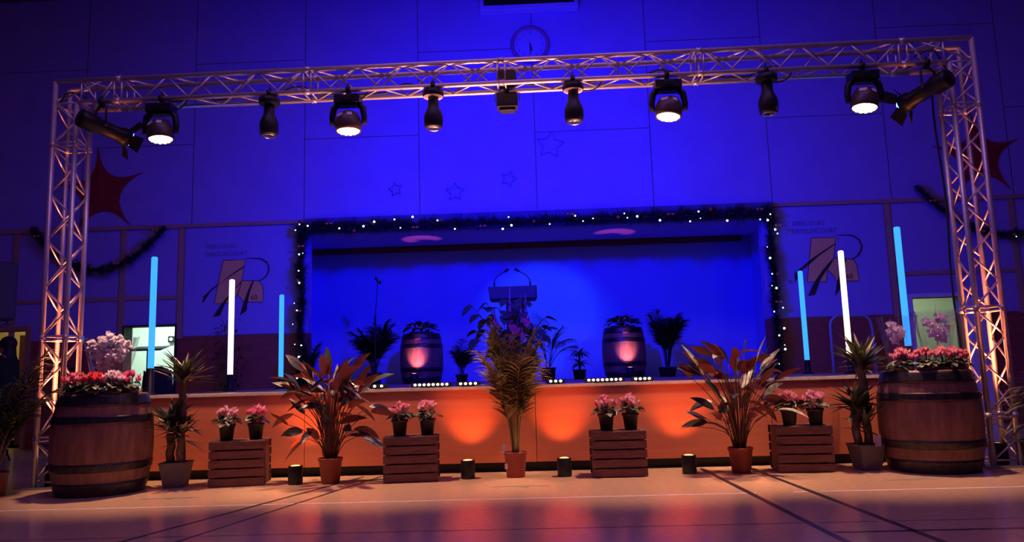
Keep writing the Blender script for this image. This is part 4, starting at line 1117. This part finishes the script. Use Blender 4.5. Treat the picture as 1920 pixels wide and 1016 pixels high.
# dracaena with cream-edged arching leaves at the right edge
def make_dracaena(p, lab):
    g = random.Random(71)
    o = thing('dracaena', lab, 'potted plant', p)
    b = MB(); b.lathe([(0, 0), (0.15, 0), (0.19, 0.26), (0.196, 0.262), (0.196, 0.28), (0.18, 0.28), (0.175, 0.23)], 28); b.build('pot', 'blackpot', o)
    b = MB(); b.lathe([(0.178, 0.24), (0, 0.245)], 28); b.build('soil', 'soil', o)
    b = MB(); b.tube([(0, 0, 0.22), (0.01, 0, 0.60)], [0.03, 0.024], 10); b.tube([(0.09, 0.04, 0.22), (0.11, 0.05, 0.74)], [0.026, 0.022], 10); b.build('trunk', 'trunk', o)
    for (x, y, z, n) in ((0.0, 0, 0.60, 40), (0.11, 0.05, 0.74, 36), (0.02, -0.02, 0.42, 22)):
        f = MB()
        for k in range(n):
            a = k * 2.39996 + g.uniform(-0.2, 0.2)
            f.leaf((x, y, z + g.uniform(-0.10, 0.04)), (math.cos(a), math.sin(a), g.uniform(0.1, 1.5)), g.uniform(0.30, 0.46), 0.052, droop=g.uniform(0.7, 2.0), seg=8, fold=0.25, m=0, medge=1 if k % 3 == 0 else 0,
                   shape=lambda t: (0.6 + t) if t < 0.35 else max(0.0, 0.95 * (1 - ((t - 0.35) / 0.65) ** 2)))
        f.build('leaf_crown', ['dracaena', 'dracedge'], o)
    return o
make_dracaena((4.32, 6.78, 0), 'bushy plant with arching cream-edged leaves at the far right edge')

# plants on the stage
GS = 'dark plants on the stage'
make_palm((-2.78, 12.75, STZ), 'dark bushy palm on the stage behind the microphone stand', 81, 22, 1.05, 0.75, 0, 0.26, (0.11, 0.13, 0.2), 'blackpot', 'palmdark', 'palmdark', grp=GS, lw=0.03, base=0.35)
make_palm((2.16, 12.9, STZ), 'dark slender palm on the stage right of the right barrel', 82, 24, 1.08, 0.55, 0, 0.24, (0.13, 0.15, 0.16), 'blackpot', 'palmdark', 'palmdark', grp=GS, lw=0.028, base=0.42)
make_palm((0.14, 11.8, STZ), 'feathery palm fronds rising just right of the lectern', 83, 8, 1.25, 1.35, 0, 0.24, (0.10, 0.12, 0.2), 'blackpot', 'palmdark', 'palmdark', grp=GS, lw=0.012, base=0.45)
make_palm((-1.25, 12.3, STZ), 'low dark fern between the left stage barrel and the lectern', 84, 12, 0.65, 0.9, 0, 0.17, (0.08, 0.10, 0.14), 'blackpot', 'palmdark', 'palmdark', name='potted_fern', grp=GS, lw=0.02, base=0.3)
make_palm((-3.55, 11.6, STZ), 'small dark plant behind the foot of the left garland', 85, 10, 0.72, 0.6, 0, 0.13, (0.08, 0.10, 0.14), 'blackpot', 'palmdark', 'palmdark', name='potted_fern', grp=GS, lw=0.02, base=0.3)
def make_spiky(p, lab, seed, h, L_):
    g = random.Random(seed)
    o = thing('stage_dracaena', lab, 'potted plant', p, 0, GS)
    pot_mesh(o, 0.09, 0.11, 0.16, 'blackpot')
    b = MB(); b.tube([(0, 0, 0.13), (0.01, 0, h)], 0.02, 8); b.build('trunk', 'trunk', o)
    f = MB()
    for zc, n in ((h, 22), (h * 0.6, 16)):
        for k in range(n):
            a = k * 2.39996; f.leaf((0.01, 0, zc), (math.cos(a), math.sin(a), g.uniform(0, 1.3)), L_ * g.uniform(0.7, 1.1), 0.045, droop=g.uniform(0.5, 1.8), seg=6)
    f.build('leaf_crown', 'palmdark', o)
make_spiky((0.66, 12.5, STZ), 'small spiky dark plant on stage left of the right barrel', 87, 0.42, 0.26)
def make_leafy(p, lab, seed, h, n, spread, mt, name='ficus', lsz=0.07):
    g = random.Random(seed)
    o = thing(name, lab, 'potted plant', p, 0, GS)
    pot_mesh(o, 0.10, 0.13, 0.2, 'blackpot')
    s_ = MB(); f = MB()
    for k in range(9):
        a = k * 2.4; top = Vector((spread * 0.8 * math.cos(a) * g.random(), spread * 0.8 * math.sin(a) * g.random(), h * g.uniform(0.6, 1)))
        pts = [Vector((0.02 * math.cos(a), 0.02 * math.sin(a), 0.17)).lerp(top, t_ / 6) + Vector((0.03 * math.sin(t_ * 2 + k), 0, 0)) * (t_ / 6) for t_ in range(7)]
        s_.tube(pts, 0.005, 5)
        for j in range(n // 9):
            t_ = g.uniform(0.15, 1.0) * 6; i = min(5, int(t_)); q = pts[i].lerp(pts[i + 1], t_ - i)
            aa = g.uniform(0, 6.28); q2 = q + Vector((math.cos(aa), math.sin(aa), g.uniform(-0.3, 0.5))) * g.uniform(0.03, 0.16)
            s_.tube([q, q2], 0.0025, 4)
            f.leaf(q2, (math.cos(aa), math.sin(aa), g.uniform(-0.8, 0.4)), lsz * g.uniform(0.7, 1.3), lsz * 0.5, droop=0.5, seg=4)
    s_.build('stems', 'trunk', o); f.build('leaves', mt, o)
    return o
make_leafy((-4.80, 11.6, 0), 'tall thin-leaved shrub by the brown wall behind left white tube', 88, 2.05, 330, 0.34, 'yucca')
def barrel_plant(p, lab, seed, fl):
    g = random.Random(seed)
    o = thing('flower_arrangement', lab, 'flower arrangement', p, 0, 'flower arrangements on the stage barrels')
    b = MB(); b.lathe([(0, 0), (0.20, 0), (0.22, 0.15), (0.20, 0.15), (0.19, 0.12), (0, 0.12)], 28); b.build('bowl', 'blackpot', o)
    f = MB()
    for k in range(90):
        a = g.uniform(0, 6.28); r = 0.27 * math.sqrt(g.random()); z = 0.14 + 0.14 * (1 - (r / 0.3) ** 2) + g.uniform(0, 0.05)
        f.leaf((r * math.cos(a), r * math.sin(a), z), (math.cos(a), math.sin(a), g.uniform(-0.3, 0.8)), g.uniform(0.08, 0.13), 0.08, droop=0.9, seg=4)
    for k in range(9):
        f.leaf((0, 0, 0.18), (g.gauss(0, 0.5), g.gauss(0, 0.3), 1), g.uniform(0.14, 0.24), 0.07, droop=0.6, seg=5)
    for k in range(fl):
        a = g.uniform(PI * 1.15, PI * 1.85); r = g.uniform(0.10, 0.24); w = MB(); petal_flower(w, (r * math.cos(a), r * math.sin(a), 0.20 + g.uniform(-0.03, 0.05)), 0.05, g); w.build('flower', 'white', o)
    f.build('leaves', 'palmdark', o);
BZ = STZ + 0.95 * 0.772 + 0.002
barrel_plant((-2.03, 13.15, BZ), 'leafy arrangement with white flowers on the left stage barrel', 91, 9)
barrel_plant((1.47, 13.15, BZ), 'leafy arrangement with white flowers on the right stage barrel', 92, 8)

# anthurium display in front of the lectern
def make_anthurium(p, lab):
    g = random.Random(95)
    o = thing('anthurium', lab, 'potted plant', p)
    pot_mesh(o, 0.14, 0.18, 0.24, 'blackpot')
    s_ = MB(); f = MB(); r_ = MB(); tall = MB()
    heart = lambda t: (1.0 if 0.08 < t < 0.3 else max(0, 0.5 + 6 * t) if t <= 0.08 else 1 - ((t - 0.3) / 0.7) ** 1.7) if t < 1 else 0
    for k in range(74):
        a = k * 2.39996; rr = g.uniform(0.05, 0.60); h = g.uniform(0.42, 1.20) - 0.22 * rr
        q = Vector((rr * math.cos(a), rr * math.sin(a) * 0.8, h))
        s_.tube([(0.03 * math.cos(a), 0.03 * math.sin(a), 0.2), q * 0.6 + Vector((0, 0, 0.16)), q], 0.005, 5)
        f.leaf(q, (math.cos(a), math.sin(a) - 0.3, g.uniform(-1.2, 0.2)), g.uniform(0.15, 0.23), g.uniform(0.13, 0.18), droop=0.6, seg=6, shape=heart, fold=0.1, twist=g.uniform(-0.3, 0.3))
    for (x, z, sz) in ((0.02, 0.76, 0.18), (0.09, 0.72, 0.16), (0.20, 0.84, 0.15), (-0.19, 0.80, 0.12), (0.14, 0.66, 0.13), (0.04, 0.64, 0.14), (0.24, 0.80, 0.12)):
        q = Vector((x, -0.48, z)); s_.tube([(0, 0, 0.2), (x * 0.7, -0.16, z * 0.75), q], 0.004, 5)
        r_ = MB(); r_.leaf(q, (g.uniform(-0.5, 0.5), -0.4, -0.8), sz, sz * 0.8, droop=0.2, seg=6, shape=heart, fold=0.1)
        r_.tube([q + Vector((0, -0.01, 0)), q + Vector((0.01, -0.06, 0.05))], 0.006, 6); r_.build('red_flower', 'redpetal', o)
    for (x, z0, z1) in ((-0.015, 0.75, 1.32), (-0.22, 0.72, 1.05), (0.14, 0.80, 1.18), (0.20, 0.85, 1.2)):
        tall.leaf((x, -0.2, z0), (0.02, 0, 1), z1 - z0, 0.045, droop=0.0, seg=6, twist=1.2); s_.tube([(0, 0, 0.2), (x, -0.2, z0)], 0.005, 5)
    s_.build('stems', 'stem', o); f.build('leaves', 'palmdark', o); tall.build('flower_spikes', 'magenta', o)
make_anthurium((-0.36, 10.35, STZ), 'bushy heart-leaved plant with red flowers in front of lectern')

# ------------------------------------------------------------------ lectern and microphones
lc = thing('lectern', 'dark lectern with two gooseneck microphones at centre stage', 'lectern', (-0.355, 11.05, STZ))
b = MB(); b.box((0, 0.12, 0.02), (0.56, 0.46, 0.04)); b.build('base', 'black', lc, 0.006)
b = MB(); b.box((0, 0.12, 0.62), (0.20, 0.16, 1.18)); b.build('column', 'black', lc, 0.006)
b = MB(); b.add([(-0.36, 0.0, 1.40), (0.36, 0.0, 1.40), (0.33, -0.04, 1.215), (-0.33, -0.04, 1.215), (-0.36, 0.36, 1.24), (0.36, 0.36, 1.24), (0.33, 0.36, 1.20), (-0.33, 0.36, 1.20)],
                [(0, 3, 2, 1), (0, 1, 5, 4), (4, 5, 6, 7), (3, 7, 6, 2), (0, 4, 7, 3), (1, 2, 6, 5)]); b.build('desk', 'black', lc, 0.004)
for s_ in (-1, 1):
    m_ = MB(); x = s_ * 0.265
    m_.tube([(x, 0.05, 1.36), (x, 0.05, 1.46)], 0.013, 8)
    m_.tube([(x, 0.05, 1.45), (x - s_ * 0.006, 0.04, 1.50), (x - s_ * 0.05, 0.02, 1.555), (x - s_ * 0.12, 0.0, 1.595), (x - s_ * 0.17, -0.02, 1.62)], 0.007, 8)
    mm = m_.build('gooseneck_stem', 'black', lc)
    h_ = MB(); h_.tube([(x - s_ * 0.16, -0.015, 1.615), (x - s_ * 0.20, -0.03, 1.64)], [0.017, 0.021], 10); h_.ball((x - s_ * 0.205, -0.032, 1.642), 0.021, 10, 6); h_.build('microphone_head', 'black', mm)
ms = thing('microphone_stand', 'tall thin microphone stand on the stage left side', 'microphone stand', (-2.69, 12.45, STZ))
b = MB(); b.lathe([(0, 0), (0.13, 0), (0.13, 0.012), (0.02, 0.03)], 24); b.build('base', 'black', ms)
b = MB(); b.tube([(0, 0, 0.02), (0, 0, 1.10)], 0.011, 8); b.build('pole', 'black', ms)
b = MB(); b.tube([(0, 0, 1.0), (0, 0, 1.14)], 0.018, 8); b.tube([(0, 0, 1.10), (0.06, -0.05, 1.73)], 0.006, 8); b.build('boom', 'black', ms)
b = MB(); b.tube([(0.02, -0.02, 1.76), (0.075, -0.06, 1.705), (0.11, -0.08, 1.67)], [0.020, 0.026, 0.016], 12); b.ball((0.02, -0.02, 1.76), 0.026, 10, 6); mm = b.build('microphone', 'black', ms)
b = MB(); b.tube([(0.05, -0.075, 1.745), (0.085, -0.10, 1.705)], [0.014, 0.014], 8); b.build('microphone_grille', 'mic', mm)

# ------------------------------------------------------------------ at the sides
sp = thing('loudspeaker', 'dark loudspeaker on a tripod stand at the far left edge', 'speaker', (-7.50, 10.2, 0), R(-38)); sp.scale = (0.94, 0.94, 0.955)
b = MB(); b.box((0, 0, 2.42), (0.46, 0.40, 0.84)); b.build('cabinet', 'speaker', sp, 0.03)
b = MB(); b.box((0, -0.205, 2.42), (0.40, 0.012, 0.76)); b.build('grille', 'grille', sp, 0.004)
b = MB(); b.tube([(0, 0, 0.45), (0, 0, 2.0)], 0.018, 8); b.build('pole', 'black', sp)
for k in range(3):
    a = k * 2.094 + 0.4; b = MB(); b.tube([(0, 0, 0.75), (0.45 * math.cos(a), 0.45 * math.sin(a), 0.015)], 0.013, 8); b.build('leg', 'black', sp)
b = MB(); b.tube([(0.0, 0.15, 2.02), (0.10, 0.12, 1.95), (0.16, 0.05, 1.93), (0.08, 0.02, 1.88), (0.02, 0.0, 1.80)], 0.008, 6); b.build('cable', 'cable', sp)

hr = thing('handrail', 'blue-lit inverted U handrail standing right of the stage', 'handrail', (4.40, 11.55, 0))
b = MB(); b.tube([(0, 0, 0), (0, 0, 1.56), (0.02, 0, 1.63), (0.07, 0, 1.68), (0.14, 0, 1.70), (0.50, 0, 1.70), (0.56, 0, 1.67), (0.60, 0, 1.60), (0.62, 0, 1.5), (0.62, 0, 0)], 0.021, 10); b.build('rail', 'bluesteel', hr)
for x in (0, 0.62):
    b = MB(); b.lathe([(0, 0), (0.05, 0), (0.05, 0.008), (0.022, 0.012)], 16); b.build('foot_flange', 'bluesteel', hr, loc=(x, 0, 0))
mst = thing('music_stand', 'black music stand in front of the bright left doorway', 'music stand', (-6.15, 11.75, 0))
b = MB(); b.tube([(0, 0, 0.35), (0, 0, 1.52)], 0.011, 8); b.build('pole', 'black', mst)
b = MB(); b.box((0.02, 0.02, 1.535), (0.50, 0.30, 0.012), rot=Matrix.Rotation(R(14), 3, 'X')); b.box((0.02, -0.12, 1.51), (0.50, 0.03, 0.012)); b.build('desk', 'black', mst)
for k in range(3):
    a = k * 2.094 + 0.8; b = MB(); b.tube([(0, 0, 0.42), (0.30 * math.cos(a), 0.30 * math.sin(a), 0.012)], 0.009, 6); b.build('leg', 'black', mst)
make_palm((-6.75, 11.0, 0), 'dark broad palm in front of the left doorway', 97, 12, 1.40, 0.7, 0, 0.30, (0.13, 0.16, 0.25), 'blackpot', 'palmdark', 'palmdark', lw=0.06, base=0.45, nl=10)
chs = thing('draped_chair', 'dark coat hanging over a chair back beside the left doorway', 'chair', (-5.75, 11.1, 0))
for x in (-0.2, 0.2):
    for y in (-0.2, 0.2):
        b = MB(); b.tube([(x, y, 0), (x, y, 0.45 if y < 0 else 1.18)], 0.014, 8); b.build('leg', 'black', chs)
b = MB(); b.box((0, 0, 0.46), (0.44, 0.44, 0.04)); b.build('seat', 'cloth', chs, 0.01)
b = MB(); b.lathe([(0.05, 1.24), (0.16, 1.20), (0.22, 1.1), (0.235, 0.9), (0.25, 0.6), (0.26, 0.5)], 40, T=Matrix.Translation((0, 0.2, 0)) @ Matrix.Diagonal((1, 0.35, 1, 1)), wob=lambda a, j: 1 + 0.08 * math.sin(a * 9) * j / 5); b.build('coat', 'cloth', chs)

# ------------------------------------------------------------------ person standing by the far-left doorway
def skinned(name, verts, edges, radii, mt, parent=None, sub=2, root=0):
    me = bpy.data.meshes.new(name); me.from_pydata(verts, edges, []); me.update()
    o = bpy.data.objects.new(name, me); C.objects.link(o)
    sk = o.modifiers.new('skin', 'SKIN'); sk.use_smooth_shade = True
    for i, r in enumerate(radii):
        sv = me.skin_vertices[0].data[i]; sv.radius = (r, r) if not isinstance(r, tuple) else r; sv.use_root = (i == root)
    sb_ = o.modifiers.new('sub', 'SUBSURF'); sb_.levels = sub; sb_.render_levels = sub
    dg = bpy.context.evaluated_depsgraph_get(); dg.update()
    me2 = bpy.data.meshes.new_from_object(o.evaluated_get(dg)); bpy.data.objects.remove(o)
    me2.materials.clear(); me2.materials.append(M[mt])
    for p_ in me2.polygons: p_.use_smooth = True
    o = bpy.data.objects.new(name, me2); C.objects.link(o)
    if parent: o.parent = parent
    return o
pr = thing('person', 'person in dark clothes with long hair seen from the side, far left', 'person', (-8.14, 11.35, 0), R(-80))
V = [(0, 0, 0.95), (0, 0, 1.12), (0, 0.01, 1.30), (0, 0.01, 1.42), (0, 0, 1.49), (0, -0.015, 1.56), (0, -0.02, 1.64),
     (0.19, 0.01, 1.40), (0.24, 0.03, 1.14), (0.21, -0.10, 0.93), (0.20, -0.14, 0.86),
     (-0.19, 0.01, 1.40), (-0.24, 0.03, 1.14), (-0.21, -0.10, 0.93), (-0.20, -0.14, 0.86),
     (0.09, 0, 0.88), (0.10, -0.01, 0.48), (0.10, 0.02, 0.09), (0.11, -0.12, 0.035),
     (-0.09, 0, 0.88), (-0.10, -0.01, 0.48), (-0.10, 0.02, 0.09), (-0.11, -0.12, 0.035)]
E_ = [(0, 1), (1, 2), (2, 3), (3, 4), (4, 5), (5, 6), (3, 7), (7, 8), (8, 9), (9, 10), (3, 11), (11, 12), (12, 13), (13, 14), (0, 15), (15, 16), (16, 17), (17, 18), (0, 19), (19, 20), (20, 21), (21, 22)]
RR = [(0.15, 0.11), (0.135, 0.10), (0.16, 0.11), (0.12, 0.09), 0.055, (0.078, 0.095), (0.075, 0.095), 0.062, 0.045, 0.036, 0.03, 0.062, 0.045, 0.036, 0.03, 0.085, 0.06, 0.042, 0.035, 0.085, 0.06, 0.042, 0.035]
body = skinned('body', V, E_, RR, 'skin', pr)
for s_ in (-1, 1):
    hnd = MB()
    for k in range(4):
        b0 = Vector((s_ * (0.215 - 0.018 * k), -0.155, 0.84)); hnd.tube([b0, b0 + Vector((0, -0.015, -0.04)), b0 + Vector((0, 0.0, -0.075 + 0.006 * abs(k - 1.4)))], [0.009, 0.0085, 0.006], 8)
    hnd.tube([(s_ * 0.165, -0.15, 0.88), (s_ * 0.150, -0.175, 0.85), (s_ * 0.155, -0.185, 0.82)], [0.010, 0.009, 0.007], 8)
    hnd.build('fingers', 'skin', pr)
fc = MB(); fc.leaf((0, -0.112, 1.625), (0, -0.35, -1), 0.06, 0.035, droop=0, seg=4, fold=-0.9); fc.ball((0, -0.118, 1.575), 0.016, 8, 5, sc=(1, 0.8, 0.8)); fc.ball((0, -0.110, 1.54), 0.016, 8, 5, sc=(1.6, 0.7, 0.5)); fc.build('nose_and_mouth', 'skin', pr)
for s_ in (-1, 1):
    ey = MB(); ey.ball((s_ * 0.032, -0.108, 1.63), 0.011, 8, 6); ey.build('eye', 'hair', pr)
    er = MB(); er.ball((s_ * 0.082, 0.0, 1.61), 0.026, 8, 6, sc=(0.35, 0.7, 1.1)); er.build('ear', 'skin', pr)
hr_ = MB(); hr_.ball((0, 0.025, 1.655), 0.118, 20, 12, sc=(0.92, 1.02, 0.98))
hr_.lathe([(0.10, 1.68), (0.115, 1.58), (0.13, 1.46), (0.14, 1.32), (0.10, 1.24), (0.02, 1.22)], 20, T=Matrix.Translation((0, 0.055, 0)) @ Matrix.Diagonal((0.95, 0.62, 1, 1)), wob=lambda a, j: 1 + 0.03 * math.sin(a * 11)); hr_.build('hair', 'hair', pr)
jk = MB(); jk.lathe([(0.07, 1.475), (0.15, 1.455), (0.225, 1.41), (0.235, 1.30), (0.215, 1.12), (0.23, 0.92), (0.245, 0.78), (0.235, 0.775)], 32, T=Matrix.Diagonal((1, 0.66, 1, 1))); jk.build('jacket', 'cloth', pr)
for s_ in (-1, 1):
    sl = MB(); sl.tube([(s_ * 0.17, 0.01, 1.425), (s_ * 0.205, 0.012, 1.38), (s_ * 0.243, 0.03, 1.14), (s_ * 0.213, -0.095, 0.94)], [0.07, 0.08, 0.062, 0.05], 14); sl.build('sleeve', 'cloth', pr)
    tl = MB(); tl.tube([(s_ * 0.085, 0, 0.92), (s_ * 0.10, -0.01, 0.48), (s_ * 0.10, 0.015, 0.10)], [0.11, 0.082, 0.07], 14); tl.build('trouser_leg', 'cloth', pr)
    sh = MB(); sh.ball((s_ * 0.105, -0.05, 0.04), 0.05, 12, 8, sc=(0.95, 2.4, 0.8)); sh.build('shoe', 'black', pr)
